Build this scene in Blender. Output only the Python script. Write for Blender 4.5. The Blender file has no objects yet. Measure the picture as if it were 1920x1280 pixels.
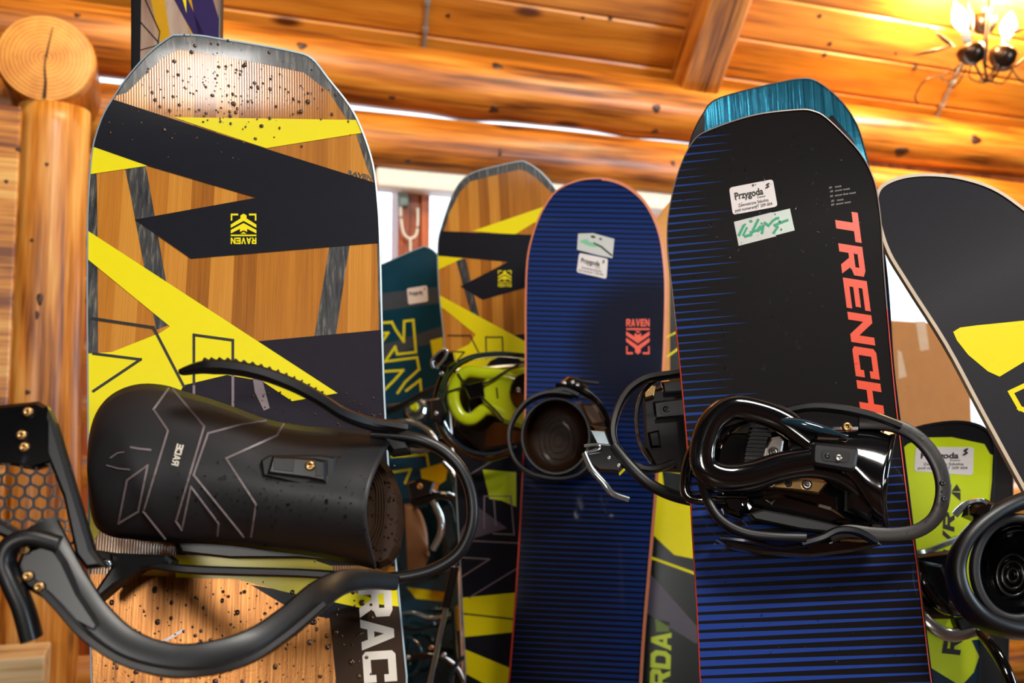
import bpy, bmesh, math, random
from mathutils import Vector, Matrix, geometry, noise
RND = random.Random(7)
rad = math.radians
scene = bpy.context.scene
COL = scene.collection

# ---------------------------------------------------------------- camera
FPX = 1867.0
PITCH = rad(5.0)
CAM = Vector((0, 0, 1.10))
FWD = Vector((0, math.cos(PITCH), math.sin(PITCH)))
RIGHT = Vector((1, 0, 0))
UP = Vector((0, -math.sin(PITCH), math.cos(PITCH)))
cam_data = bpy.data.cameras.new('camera')
cam_data.sensor_width = 36.0
cam_data.lens = 36.0 * FPX / 1920.0
cam_data.clip_start = 0.02
cam_data.dof.use_dof = True
cam_data.dof.focus_distance = 1.17
cam_data.dof.aperture_fstop = 5.6
cam = bpy.data.objects.new('camera', cam_data)
COL.objects.link(cam)
cam.location = CAM
cam.rotation_euler = (math.pi / 2 + PITCH, 0, 0)
scene.camera = cam

# ---------------------------------------------------------------- room frame (wall turned 20 degrees)
ALPHA = rad(20.0)
E1 = Vector((math.cos(ALPHA), math.sin(ALPHA), 0))      # along the log wall, to the right
NW = Vector((math.sin(ALPHA), -math.cos(ALPHA), 0))     # from the log wall into the room
W0 = Vector((0, 3.72, 0))                               # foot of the log wall straight ahead
ZUP = Vector((0, 0, 1))
RX0, RX1 = -4.2, 5.0        # room extent along the wall
RD = 6.4                    # room depth
RIDGE = 3.2
EAVE = 2.42
SLOPE = math.tan(rad(31))
def room(a, n, z=0.0):
    return W0 + E1 * a + NW * n + ZUP * z
ROOM_M = Matrix((E1, NW * -1, ZUP)).transposed().to_4x4()   # local x along wall, local y away from room
def room_matrix(a, n, z=0.0):
    m = ROOM_M.copy(); m.translation = room(a, n, z); return m

# ---------------------------------------------------------------- world, lights, exposure
world = bpy.data.worlds.new('sky'); scene.world = world
world.use_nodes = True
bg = world.node_tree.nodes['Background']
bg.inputs['Color'].default_value = (0.80, 0.90, 1.0, 1)
bg.inputs['Strength'].default_value = 2.6
vs = scene.view_settings
vs.view_transform = 'Standard'; vs.look = 'None'; vs.gamma = 1.0
vs.use_curve_mapping = False
vs.exposure = 0.0

def area_light(name, loc, target, sx, sy, power, color):
    d = bpy.data.lights.new(name, 'AREA')
    d.shape = 'RECTANGLE'; d.size = sx; d.size_y = sy; d.energy = power; d.color = color
    o = bpy.data.objects.new(name, d); COL.objects.link(o)
    o.location = loc
    o.rotation_euler = (Vector(target) - Vector(loc)).to_track_quat('-Z', 'Y').to_euler()
    return o
# daylight through a window of the wall behind the photographer
area_light('daylight_front_window', room(-3.2, RD - 0.05, 1.72), room(-2.4, 0, 1.5), 0.5, 0.75, 46, (1.0, 0.95, 0.88))
area_light('cool_front_fill', room(3.4, RD - 0.05, 1.6), room(1.5, 1.0, 1.2), 1.2, 1.2, 165, (0.66, 0.85, 1.0))  # unseen cool fill, added for highlights on the bindings
# daylight through the windows of the log wall
area_light('daylight_back_window', room(1.3, 0.06, 1.35), room(1.3, 3, 1.0), 5.0, 0.8, 70, (0.74, 0.88, 1.0))
# fill lights added overhead out of view: neutral for boards, warm for wall
area_light('overhead_fill', room(-0.5, 4.7, 3.45), room(-0.3, 2.4, 1.1), 1.3, 0.8, 142, (1.0, 0.95, 0.88))
area_light('warm_ridge_lamp', room(-1.1, 1.25, 2.92), room(-1.0, 0.3, 2.1), 0.5, 0.3, 17, (1.0, 0.78, 0.46))
area_light('warm_wall_fill_b', room(0.6, 1.25, 2.92), room(0.6, 0.2, 2.1), 0.5, 0.3, 17, (1.0, 0.78, 0.46))
scene.cycles.adaptive_threshold = 0.04; scene.cycles.max_bounces = 4; scene.cycles.diffuse_bounces = 2; scene.cycles.glossy_bounces = 3
scene.cycles.transmission_bounces = 4; scene.cycles.transparent_max_bounces = 6
scene.cycles.caustics_reflective = False; scene.cycles.caustics_refractive = False

# ---------------------------------------------------------------- helpers
def lin(c):
    return tuple(((x / 255.0) / 12.92 if x / 255.0 <= 0.04045 else ((x / 255.0 + 0.055) / 1.055) ** 2.4) for x in c[:3]) + (1.0,)

def ray(px, py):
    return FWD + RIGHT * ((px - 960.0) / FPX) + UP * ((640.0 - py) / FPX)
def at(px, py, d):
    return CAM + ray(px, py) * d
def on_plane(px, py, p0, n):
    r = ray(px, py)
    return CAM + r * ((p0 - CAM).dot(n) / r.dot(n))

class Nd:
    """tiny wrapper to write node arithmetic as expressions"""
    tree = None
    def __init__(s, sock): s.s = sock
    @staticmethod
    def m(op, *a):
        n = Nd.tree.nodes.new('ShaderNodeMath'); n.operation = op
        for i, x in enumerate(a):
            if isinstance(x, Nd): Nd.tree.links.new(x.s, n.inputs[i])
            else: n.inputs[i].default_value = float(x)
        return Nd(n.outputs[0])
    def __add__(a, b): return Nd.m('ADD', a, b)
    def __radd__(a, b): return Nd.m('ADD', b, a)
    def __sub__(a, b): return Nd.m('SUBTRACT', a, b)
    def __rsub__(a, b): return Nd.m('SUBTRACT', b, a)
    def __mul__(a, b): return Nd.m('MULTIPLY', a, b)
    def __rmul__(a, b): return Nd.m('MULTIPLY', b, a)
    def __truediv__(a, b): return Nd.m('DIVIDE', a, b)
    def frac(a): return Nd.m('FRACT', a)
    def floor(a): return Nd.m('FLOOR', a)
    def lt(a, b): return Nd.m('LESS_THAN', a, b)
    def gt(a, b): return Nd.m('GREATER_THAN', a, b)
    def mx(a, b): return Nd.m('MAXIMUM', a, b)
    def mn(a, b): return Nd.m('MINIMUM', a, b)
    def abs(a): return Nd.m('ABSOLUTE', a)
    def step(a, lo, hi):
        n = Nd.tree.nodes.new('ShaderNodeMapRange'); n.interpolation_type = 'SMOOTHSTEP'
        Nd.tree.links.new(a.s, n.inputs[0]); n.inputs[1].default_value = lo; n.inputs[2].default_value = hi
        return Nd(n.outputs[0])
def mixc(fac, a, b):
    n = Nd.tree.nodes.new('ShaderNodeMix'); n.data_type = 'RGBA'
    for i, x in ((0, fac), (6, a), (7, b)):
        if isinstance(x, Nd): Nd.tree.links.new(x.s, n.inputs[i])
        elif i == 0: n.inputs[0].default_value = x
        else: n.inputs[i].default_value = x
    return Nd(n.outputs[2])
def coords(scale=(1, 1, 1), rand=False, kind='Object'):
    t = Nd.tree; tc = t.nodes.new('ShaderNodeTexCoord'); mp = t.nodes.new('ShaderNodeMapping')
    mp.inputs['Scale'].default_value = scale
    t.links.new(tc.outputs[kind], mp.inputs['Vector'])
    if rand:
        oi = t.nodes.new('ShaderNodeObjectInfo'); mu = t.nodes.new('ShaderNodeVectorMath'); mu.operation = 'SCALE'
        mu.inputs[0].default_value = (37.0, 53.0, 19.0); t.links.new(oi.outputs['Random'], mu.inputs['Scale'])
        t.links.new(mu.outputs[0], mp.inputs['Location'])
    return mp.outputs[0]
def xyz(vec):
    n = Nd.tree.nodes.new('ShaderNodeSeparateXYZ'); Nd.tree.links.new(vec, n.inputs[0])
    return Nd(n.outputs[0]), Nd(n.outputs[1]), Nd(n.outputs[2])
def tex_noise(vec, scale, detail=4, rough=0.55):
    n = Nd.tree.nodes.new('ShaderNodeTexNoise'); Nd.tree.links.new(vec, n.inputs['Vector'])
    n.inputs['Scale'].default_value = scale; n.inputs['Detail'].default_value = detail
    n.inputs['Roughness'].default_value = rough
    return Nd(n.outputs[0])
def tex_voronoi(vec, scale):
    n = Nd.tree.nodes.new('ShaderNodeTexVoronoi'); Nd.tree.links.new(vec, n.inputs['Vector'])
    n.inputs['Scale'].default_value = scale
    return Nd(n.outputs['Distance'])
def ramp(fac, stops):
    n = Nd.tree.nodes.new('ShaderNodeValToRGB'); Nd.tree.links.new(fac.s, n.inputs[0])
    el = n.color_ramp.elements
    while len(el) < len(stops): el.new(0.5)
    for e, (p, c) in zip(el, stops): e.position = p; e.color = c
    return Nd(n.outputs[0])
def new_mat(name, rough=0.5, metal=0.0, coat=0.0, coat_rough=0.05, spec=0.5):
    m = bpy.data.materials.new(name); m.use_nodes = True
    Nd.tree = m.node_tree
    b = m.node_tree.nodes['Principled BSDF']
    b.inputs['Roughness'].default_value = rough; b.inputs['Metallic'].default_value = metal
    b.inputs['Coat Weight'].default_value = coat; b.inputs['Coat Roughness'].default_value = coat_rough
    b.inputs['Specular IOR Level'].default_value = spec
    return m, b
def setc(b, col, name='Base Color'):
    if isinstance(col, Nd): Nd.tree.links.new(col.s, b.inputs[name])
    elif hasattr(col, '__len__'): b.inputs[name].default_value = col
    else: b.inputs[name].default_value = col
def bump(b, h, strength, dist=0.002):
    n = Nd.tree.nodes.new('ShaderNodeBump'); n.inputs['Strength'].default_value = strength
    n.inputs['Distance'].default_value = dist
    Nd.tree.links.new(h.s, n.inputs['Height']); Nd.tree.links.new(n.outputs[0], b.inputs['Normal'])
    return n

def plain(name, c, rough=0.5, metal=0.0, coat=0.0, coat_rough=0.06, var=0.12, nscale=60, bumps=0.0, spec=0.5):
    """a colour with a little procedural unevenness"""
    m, b = new_mat(name, rough, metal, coat, coat_rough, spec)
    v = coords()
    nz = tex_noise(v, nscale, 3)
    a = lin(c); d = tuple(x * (1 - var) for x in a[:3]) + (1,); e = tuple(min(1, x * (1 + var)) for x in a[:3]) + (1,)
    setc(b, mixc(nz, d, e))
    if bumps: bump(b, tex_noise(v, nscale * 6, 2), bumps, 0.001)
    return m

def wood_mat(name, dark, mid, light, axis=0, rough=0.42, knots=True, stretch=9.0, coat=0.25):
    m, b = new_mat(name, rough, 0, coat, 0.25)
    s = [stretch * 2.6] * 3; s[axis] = 1.6
    n1 = tex_noise(coords(tuple(s), rand=True), 1.0, 3, 0.6)
    s2 = [stretch * 13] * 3; s2[axis] = 4.0
    n2 = tex_noise(coords(tuple(s2), rand=True), 1.0, 2, 0.6)
    s0 = [stretch * 0.6] * 3; s0[axis] = 1.3
    n0 = tex_noise(coords(tuple(s0), rand=True), 1.0, 2, 0.5)
    f = n1 * 0.50 + n2 * 0.20 + n0 * 0.30
    c = ramp(f, [(0.40, lin(dark)), (0.50, lin(mid)), (0.62, lin(light))])
    if knots:
        s3 = [4.4] * 3; s3[axis] = 1.7
        d = tex_voronoi(coords(tuple(s3), rand=True), 1.0)
        k = d.step(0.05, 0.13)
        c = mixc(k, lin((88, 40, 14)), c)
        s4 = [26.0] * 3; s4[axis] = 0.9
        cr = tex_noise(coords(tuple(s4), rand=True), 1.0, 2).step(0.70, 0.76)
        c = mixc(cr * 0.75, c, lin((70, 32, 12)))
    setc(b, c)
    bump(b, f, 0.35, 0.004)
    return m

# ---------------------------------------------------------------- object helpers
def tag(o, label=None, cat=None, group=None, kind=None):
    if label: o['label'] = label
    if cat: o['category'] = cat
    if group: o['group'] = group
    if kind: o['kind'] = kind
    return o
def mesh_obj(name, verts, faces, mat, parent=None, matrix=None, smooth=False):
    me = bpy.data.meshes.new(name)
    me.from_pydata([tuple(v) for v in verts], [], faces)
    me.validate(); me.update()
    if smooth:
        for p in me.polygons: p.use_smooth = True
    if mat: me.materials.append(mat)
    o = bpy.data.objects.new(name, me); COL.objects.link(o)
    if parent: o.parent = parent
    if matrix is not None: o.matrix_local = matrix
    return o
def fix_normals(o):
    bm = bmesh.new(); bm.from_mesh(o.data)
    bmesh.ops.recalc_face_normals(bm, faces=bm.faces)
    bm.to_mesh(o.data); bm.free()
    return o
def bevel(o, w, seg=2, angle=0.6):
    md = o.modifiers.new('bevel', 'BEVEL'); md.width = w; md.segments = seg
    md.limit_method = 'ANGLE'; md.angle_limit = angle
    return o
def empty(name, matrix=None, parent=None):
    o = bpy.data.objects.new(name, None); COL.objects.link(o)
    o.empty_display_size = 0.05
    if parent: o.parent = parent
    if matrix is not None: o.matrix_local = matrix
    return o
def box_data(x0, x1, y0, y1, z0, z1):
    v = [(x, y, z) for z in (z0, z1) for y in (y0, y1) for x in (x0, x1)]
    f = [(0, 2, 3, 1), (4, 5, 7, 6), (0, 1, 5, 4), (2, 6, 7, 3), (0, 4, 6, 2), (1, 3, 7, 5)]
    return v, f
def box(name, b, mat, parent=None, matrix=None, bev=0.0):
    v, f = box_data(*b)
    o = mesh_obj(name, v, f, mat, parent, matrix)
    if bev: bevel(o, bev)
    return o
def catmull(pts, n=6, closed=False):
    pts = [Vector(p) for p in pts]
    if len(pts) < 3: return pts
    out = []
    N = len(pts)
    for i in range(N if closed else N - 1):
        if closed: p0, p1, p2, p3 = pts[i - 1], pts[i], pts[(i + 1) % N], pts[(i + 2) % N]
        else: p0, p1, p2, p3 = pts[max(i - 1, 0)], pts[i], pts[i + 1], pts[min(i + 2, N - 1)]
        for k in range(n):
            t = k / n
            out.append(0.5 * ((2 * p1) + (p2 - p0) * t + (2 * p0 - 5 * p1 + 4 * p2 - p3) * t * t + (3 * p1 - p0 - 3 * p2 + p3) * t ** 3))
    if not closed: out.append(pts[-1])
    return out
def sweep(name, pts, width, thick, wdir, mat, parent=None, closed=False, n=6, sq=0.55, seg=10, taper=None, matrix=None):
    """a band or tube along a path; width runs along wdir, thick across it"""
    P = catmull(pts, n, closed)
    N = len(P); verts = []; faces = []
    wd = Vector(wdir).normalized()
    prof = []
    for k in range(seg):
        a = 2 * math.pi * (k + 0.5) / seg
        c, s = math.cos(a), math.sin(a)
        prof.append((math.copysign(abs(c) ** sq, c), math.copysign(abs(s) ** sq, s)))
    for i in range(N):
        if closed: T = P[(i + 1) % N] - P[i - 1]
        else: T = P[min(i + 1, N - 1)] - P[max(i - 1, 0)]
        T.normalize()
        A = wd - T * wd.dot(T)
        if A.length < 0.05: A = T.orthogonal()
        A.normalize(); B = T.cross(A)
        k = taper(i / (N - 1)) if taper else 1.0
        for c, s in prof:
            verts.append(P[i] + A * (c * width * 0.5 * k) + B * (s * thick * 0.5 * k))
    for i in range(N if closed else N - 1):
        for k in range(seg):
            a = i * seg + k; b2 = i * seg + (k + 1) % seg
            c2 = ((i + 1) % N) * seg + (k + 1) % seg; d = ((i + 1) % N) * seg + k
            faces.append((a, b2, c2, d))
    if not closed:
        faces.append(tuple(range(seg))[::-1]); faces.append(tuple((N - 1) * seg + k for k in range(seg)))
    o = mesh_obj(name, verts, faces, mat, parent, matrix, smooth=True)
    fix_normals(o)
    if hasattr(o.data, 'set_sharp_from_angle'): o.data.set_sharp_from_angle(angle=rad(50))
    return o
def offset_poly(p, d):
    """inset a 2-D polygon (either orientation) by d"""
    n = len(p); area = sum(p[i][0] * p[(i + 1) % n][1] - p[(i + 1) % n][0] * p[i][1] for i in range(n))
    sg = 1 if area > 0 else -1
    out = []
    for i in range(n):
        a, b2, c = Vector(p[i - 1]).to_2d(), Vector(p[i]).to_2d(), Vector(p[(i + 1) % n]).to_2d()
        d1, d2 = (b2 - a), (c - b2)
        if d1.length < 1e-9 or d2.length < 1e-9: out.append(tuple(b2)); continue
        d1.normalize(); d2.normalize()
        n1 = Vector((-d1.y, d1.x)) * sg; n2 = Vector((-d2.y, d2.x)) * sg
        m = n1 + n2
        if m.length < 1e-6: m = n1
        m.normalize(); k = d / max(0.45, m.dot(n1))
        q = b2 + m * k
        out.append((q.x, q.y))
    return out

# blocky capital letters on a unit cell, as lists of polygons
def _r(x0, y0, x1, y1): return [(x0, y0), (x1, y0), (x1, y1), (x0, y1)]
GL = {
 'T': [_r(0, .74, 1, 1), _r(.36, 0, .64, .74)],
 'R': [_r(0, 0, .27, 1), _r(.27, .76, .8, 1), [(.72, .4), (1, .5), (1, .9), (.8, 1), (.72, .9)], _r(.27, .38, .8, .6), [(.42, .4), (.7, 0), (1, 0), (.72, .42)]],
 'E': [_r(0, 0, .27, 1), _r(.27, .77, 1, 1), _r(.27, .39, .92, .61), _r(.27, 0, 1, .23)],
 'N': [_r(0, 0, .26, 1), _r(.74, 0, 1, 1), [(.26, 1), (.26, .62), (.74, 0), (.74, .38)]],
 'C': [_r(0, .1, .27, .9), [(0, .9), (.27, .76), (1, .76), (1, 1), (.12, 1)], [(0, .1), (.12, 0), (1, 0), (1, .24), (.27, .24)], _r(.76, .62, 1, .76), _r(.76, .24, 1, .38)],
 'H': [_r(0, 0, .28, 1), _r(.72, 0, 1, 1), _r(.28, .38, .72, .62)],
 'A': [[(0, 0), (.27, 0), (.6, 1), (.36, 1)], [(.73, 0), (1, 0), (.64, 1), (.4, 1)], _r(.2, .2, .8, .4)],
 'D': [_r(0, 0, .28, 1), [(.28, 1), (.28, .76), (.62, .76), (.72, .64), (.72, .36), (.62, .24), (.28, .24), (.28, 0), (.78, 0), (1, .24), (1, .76), (.78, 1)]],
 'V': [[(0, 1), (.28, 1), (.62, 0), (.38, 0)], [(1, 1), (.72, 1), (.38, 0), (.62, 0)]],
 'P': [_r(0, 0, .28, 1), _r(.28, .76, .8, 1), [(.72, .36), (1, .5), (1, .88), (.8, 1), (.72, .9)], _r(.28, .34, .8, .56)],
}
def word_polys(word, o, xv, yv, gap=0.13, shear=0.0):
    """px polygons of a word: o = baseline start, xv = whole run, yv = cap height"""
    n = len(word); cell = 1.0 / (n + gap * (n - 1)); out = []
    for i, ch in enumerate(word):
        x0 = i * cell * (1 + gap)
        for poly in GL[ch]:
            out.append([(o[0] + (x0 + (x + shear * y) * cell) * xv[0] + y * yv[0], o[1] + (x0 + (x + shear * y) * cell) * xv[1] + y * yv[1]) for x, y in poly])
    return out
def font_tris(text, o, xv, yv, size=1.0, offset=0.0, shear=0.0):
    """px triangles of a line of type set with the built-in font; xv, yv = px per em"""
    cu = bpy.data.curves.new('type', 'FONT'); cu.body = text; cu.size = size; cu.offset = offset; cu.shear = shear
    cu.resolution_u = 3
    ob = bpy.data.objects.new('type', cu); COL.objects.link(ob)
    me = bpy.data.meshes.new_from_object(ob.evaluated_get(bpy.context.evaluated_depsgraph_get()))
    me.calc_loop_triangles()
    out = []
    for t in me.loop_triangles:
        out.append([(o[0] + me.vertices[i].co.x * xv[0] + me.vertices[i].co.y * yv[0], o[1] + me.vertices[i].co.x * xv[1] + me.vertices[i].co.y * yv[1]) for i in t.vertices])
    bpy.data.objects.remove(ob); bpy.data.meshes.remove(me); bpy.data.curves.remove(cu)
    return out
def stroke_polys(pts, w, closed=False):
    out = []; n = len(pts)
    for i in range(n if closed else n - 1):
        a = Vector(pts[i]).to_2d(); b2 = Vector(pts[(i + 1) % n]).to_2d()
        d = (b2 - a)
        if d.length < 1e-6: continue
        d.normalize(); q = Vector((-d.y, d.x)) * (w / 2); a = a - d * (w / 2); b2 = b2 + d * (w / 2)
        out.append([tuple(a + q), tuple(b2 + q), tuple(b2 - q), tuple(a - q)])
    return out
def blob(cx, cy, rx, ry, n=14, ang=0.0):
    ca, sa = math.cos(ang), math.sin(ang)
    return [(cx + rx * math.cos(t) * ca - ry * math.sin(t) * sa, cy + rx * math.cos(t) * sa + ry * math.sin(t) * ca) for t in (2 * math.pi * k / n for k in range(n))]
def round_quad(q, r=0.14, n=4):
    """rounded corners on a px quad"""
    out = []; m = len(q)
    for i in range(m):
        p0, p1, p2 = Vector(q[i - 1]), Vector(q[i]), Vector(q[(i + 1) % m])
        L = min((p0 - p1).length, (p2 - p1).length) * r
        a = p1 + (p0 - p1).normalized() * L; c = p1 + (p2 - p1).normalized() * L
        for k in range(n + 1):
            t = k / n
            out.append(tuple(a * (1 - t) ** 2 + p1 * 2 * t * (1 - t) + c * t * t))
    return out
def clip_half(poly, f):
    out = []; n = len(poly)
    for i in range(n):
        a, b2 = poly[i], poly[(i + 1) % n]
        fa, fb = f(a), f(b2)
        if fa >= 0: out.append(a)
        if (fa > 0 and fb < 0) or (fa < 0 and fb > 0):
            t = fa / (fa - fb); out.append((a[0] + (b2[0] - a[0]) * t, a[1] + (b2[1] - a[1]) * t))
    return out

# ---------------------------------------------------------------- boards
class Board:
    """a snowboard or ski standing on the floor: local x across, y along, z out of the top sheet"""
    def __init__(s, name, label, cat, anchor, yaw, lean, roll, left, right, deck_mat, rim_mat, group='snowboards standing on the rack',
                 kick=(0.16, 0.028), thick=0.008, rim=0.003, rim_r=None, n=4, rim2=None):
        U = Vector((1, 0, 0)); Vv = Vector((0, math.sin(rad(lean)), math.cos(rad(lean))))
        Nn = U.cross(Vv)
        R1 = Matrix.Rotation(rad(yaw), 3, 'Z')
        U, Vv, Nn = R1 @ U, R1 @ Vv, R1 @ Nn
        R2 = Matrix.Rotation(rad(roll), 3, Nn)
        U, Vv = R2 @ U, R2 @ Vv
        P = at(*anchor)
        O = P - Vv * ((P.z - 0.004) / Vv.z)
        s.U, s.V, s.N, s.O = U, Vv, Nn, O
        M = Matrix((U, Vv, Nn)).transposed().to_4x4(); M.translation = O
        s.M = M
        s.kick = (99.0, 0.0)
        # first pass without the kick, to find the tip
        tip = max([s.uv(*p)[1] for p in left + right])
        klen, kh = kick
        s.kick = (tip - klen, kh / klen ** 2 if klen else 0)
        pl = [s.uv(*p) for p in left]; pr = [s.uv(*p) for p in right]
        path = catmull([Vector((p[0], p[1], 0)) for p in pl + pr], n)
        it = max(range(len(path)), key=lambda i: path[i].y)
        L = [(p.y, p.x) for p in path[:it + 1]]; R = [(p.y, p.x) for p in path[it:]][::-1]
        def mono(q):
            out = [q[0]]
            for a in q[1:]:
                if a[0] > out[-1][0] + 1e-5: out.append(a)
            return out
        L, R = mono(L), mono(R)
        s.tip = path[it].y
        v0 = max(L[0][0], R[0][0])
        def itp(q, v):
            if v <= q[0][0]: return q[0][1]
            for a, b2 in zip(q, q[1:]):
                if v <= b2[0]: return a[1] + (b2[1] - a[1]) * (v - a[0]) / (b2[0] - a[0])
            return q[-1][1]
        # continue below what is traced: mirror the nose half
        cl, cr = itp(L, v0), itp(R, v0); cen, hw = (cl + cr) / 2, (cr - cl) / 2
        def low(v):
            m = s.tip - v
            if m <= v0: k = hw
            else: k = min(hw * 1.04, (itp(R, m) - itp(L, m)) / 2)
            return k
        vs_ = sorted(set([round(a, 5) for a, _ in L] + [round(a, 5) for a, _ in R]))
        vs_ = [v for v in vs_ if v >= v0]
        dense = []
        for a, b2 in zip(vs_, vs_[1:]):
            k = max(1, int((b2 - a) / 0.02)); dense += [a + (b2 - a) * i / k for i in range(k)]
        dense.append(s.tip)
        rows = []
        for i in range(24):
            v = v0 * i / 24
            k = low(v) if i else 0.35 * hw
            rows.append((v, cen - k, cen + k))
        for v in dense: rows.append((v, itp(L, v), itp(R, v)))
        rows = [r for i, r in enumerate(rows) if i == 0 or r[0] > rows[i - 1][0] + 1e-5]
        s.rows = rows
        s.thick = thick
        s.root = tag(empty(name, M), label, cat, group)
        # deck
        verts = []; faces = []; nr = len(rows)
        for z in (0.0, -thick):
            for v, l, r in rows:
                verts += [(l, v, s.h(v) + z), (r, v, s.h(v) + z)]
        for i in range(nr - 1):
            a = 2 * i; faces.append((a, a + 1, a + 3, a + 2))
            a = 2 * nr + 2 * i; faces.append((a, a + 2, a + 3, a + 1))
        s.deck = mesh_obj('deck', verts, faces, deck_mat, s.root, smooth=True)
        # rim and side wall
        loop = [(l, v) for v, l, r in rows] + [(r, v) for v, l, r in rows[::-1]]
        loop = [p for i, p in enumerate(loop) if (Vector(p) - Vector(loop[i - 1])).length > 1e-5]
        rr = rim if rim_r is None else rim_r
        i1 = offset_poly(loop, rim); i2 = offset_poly(loop, rr)
        inner = [(i1[k] if k < len(loop) / 2 else i2[k]) for k in range(len(loop))]
        verts = []; n_ = len(loop)
        for u, v in inner: verts.append((u, v, s.h(v) + 0.0017))
        for u, v in loop: verts.append((u, v, s.h(v) + 0.0012))
        for u, v in loop: verts.append((u, v, s.h(v) - thick))
        faces = []
        for k in range(n_):
            q = (k + 1) % n_
            faces.append((k, n_ + k, n_ + q, q)); faces.append((n_ + k, 2 * n_ + k, 2 * n_ + q, n_ + q))
        s.rim = fix_normals(mesh_obj('side_wall', verts, faces, rim_mat, s.root))
        if rim2:
            s.rim.data.materials.append(rim2[0])
            for p in s.rim.data.polygons:
                if rim2[1](s, p.center): p.material_index = 1
    def h(s, v):
        d = v - s.kick[0]
        return s.kick[1] * d * d if d > 0 else 0.0
    def uv(s, px, py, w=0.0):
        r = ray(px, py); rn = r.dot(s.N); hh = 0.0; v = 0; u = 0
        for _ in range(12):
            t = ((s.O - CAM).dot(s.N) + w + hh) / rn
            q = CAM + r * t - s.O
            u, v = q.dot(s.U), q.dot(s.V)
            h2 = s.h(v)
            if abs(h2 - hh) < 1e-7: break
            hh = h2
        return (u, v)
    def p3(s, px, py, w=0.0):
        """local point seen at a pixel, w metres out of the top sheet"""
        u, v = s.uv(px, py, w)
        return Vector((u, v, s.h(v) + w))
    def decal(s, name, polys, mat, layer, w=None, label=None):
        off = 0.00022 * layer if w is None else w
        verts = []; faces = []
        for ip, poly in enumerate(polys):
            lift = off + 1.5e-6 * (ip % 60)
            q = [s.uv(*p) for p in poly]
            if len(q) > 3:
                tr = geometry.tessellate_polygon([[Vector((a[0], a[1], 0)) for a in q]])
                tr = [[q[i] for i in t] for t in tr]
            else: tr = [q]
            for t in tr:
                lo = min(a[1] for a in t); hi = max(a[1] for a in t)
                for (v0, l0, r0), (v1, l1, r1) in zip(s.rows, s.rows[1:]):
                    if v1 < lo or v0 > hi: continue
                    p = clip_half(t, lambda a: a[1] - v0)
                    if len(p) > 2: p = clip_half(p, lambda a: v1 - a[1])
                    kl = (l1 - l0) / (v1 - v0); kr = (r1 - r0) / (v1 - v0)
                    if len(p) > 2: p = clip_half(p, lambda a: a[0] - l0 - kl * (a[1] - v0))
                    if len(p) > 2: p = clip_half(p, lambda a: r0 + kr * (a[1] - v0) - a[0])
                    if len(p) < 3: continue
                    h0, h1 = s.h(v0), s.h(v1)
                    b0 = len(verts)
                    for a in p:
                        verts.append((a[0], a[1], h0 + (h1 - h0) * (a[1] - v0) / (v1 - v0) + lift))
                    ar = sum(p[i][0] * p[(i + 1) % len(p)][1] - p[(i + 1) % len(p)][0] * p[i][1] for i in range(len(p)))
                    idx = list(range(b0, b0 + len(p)))
                    faces.append(tuple(idx if ar > 0 else idx[::-1]))
        o = mesh_obj(name, verts, faces, mat, s.deck, smooth=True)
        if label: o['label'] = label
        return o
    def prism(s, name, poly, w0, w1, mat, parent, bev=0.002, holes=None):
        """px outline taken at height w1, extruded down to w0, with a chamfer"""
        top = [s.uv(p[0], p[1], w1) for p in poly]
        ins = offset_poly(top, bev); n = len(top)
        hz = lambda p: s.h(p[1])
        verts = [(p[0], p[1], w0 + hz(p)) for p in top] + [(p[0], p[1], w1 - bev + hz(p)) for p in top] + [(p[0], p[1], w1 + hz(p)) for p in ins]
        faces = [tuple(range(n))]
        for r in (0, 1):
            for k in range(n):
                q = (k + 1) % n; faces.append((r * n + k, r * n + q, (r + 1) * n + q, (r + 1) * n + k))
        for t in geometry.tessellate_polygon([[Vector((p[0], p[1], 0)) for p in ins]]): faces.append(tuple(2 * n + i for i in t))
        return fix_normals(mesh_obj(name, verts, faces, mat, parent))
    def sweep(s, name, pts, width, thick, mat, parent, wdir=(0, 0, 1), **kw):
        return sweep(name, [s.p3(*p) for p in pts], width, thick, wdir, mat, parent, **kw)
    def loft(s, name, A, B, wfun, mat, parent, nt=14, thick=0.004, n=4, edge=None):
        """curved shell between two px edge lines; wfun(s,t) = height out of the board"""
        TA = catmull([Vector((p[0], p[1], 0)) for p in A], n); TB = catmull([Vector((p[0], p[1], 0)) for p in B], n)
        m = len(TA); verts = []; faces = []
        for i in range(m):
            ss = i / (m - 1)
            for j in range(nt + 1):
                t = j / nt
                x = TA[i].x + (TB[i].x - TA[i].x) * t; y = TA[i].y + (TB[i].y - TA[i].y) * t
                if edge: x += edge(ss, t)
                verts.append(s.p3(x, y, wfun(ss, t)))
        for i in range(m - 1):
            for j in range(nt):
                a = i * (nt + 1) + j; faces.append((a, a + 1, a + nt + 2, a + nt + 1))
        o = mesh_obj(name, verts, faces, mat, parent, smooth=True)
        bm = bmesh.new(); bm.from_mesh(o.data); bmesh.ops.remove_doubles(bm, verts=bm.verts, dist=1e-5)
        for f in bm.faces:
            pass
        bm.normal_update()
        tot = sum(f.normal.z for f in bm.faces)
        if tot < 0: bmesh.ops.reverse_faces(bm, faces=bm.faces)
        bm.to_mesh(o.data); bm.free()
        md = o.modifiers.new('shell', 'SOLIDIFY'); md.thickness = thick; md.offset = -1
        o['_A'] = 0; del o['_A']
        return o
    def ring(s, name, cx, cy, rx, ry, w, width, thick, mat, parent, ang=0.0, n=20):
        return s.sweep(name, [(x, y, w) for x, y in blob(cx, cy, rx, ry, n, ang)], width, thick, mat, parent, closed=True, n=3)
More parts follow.
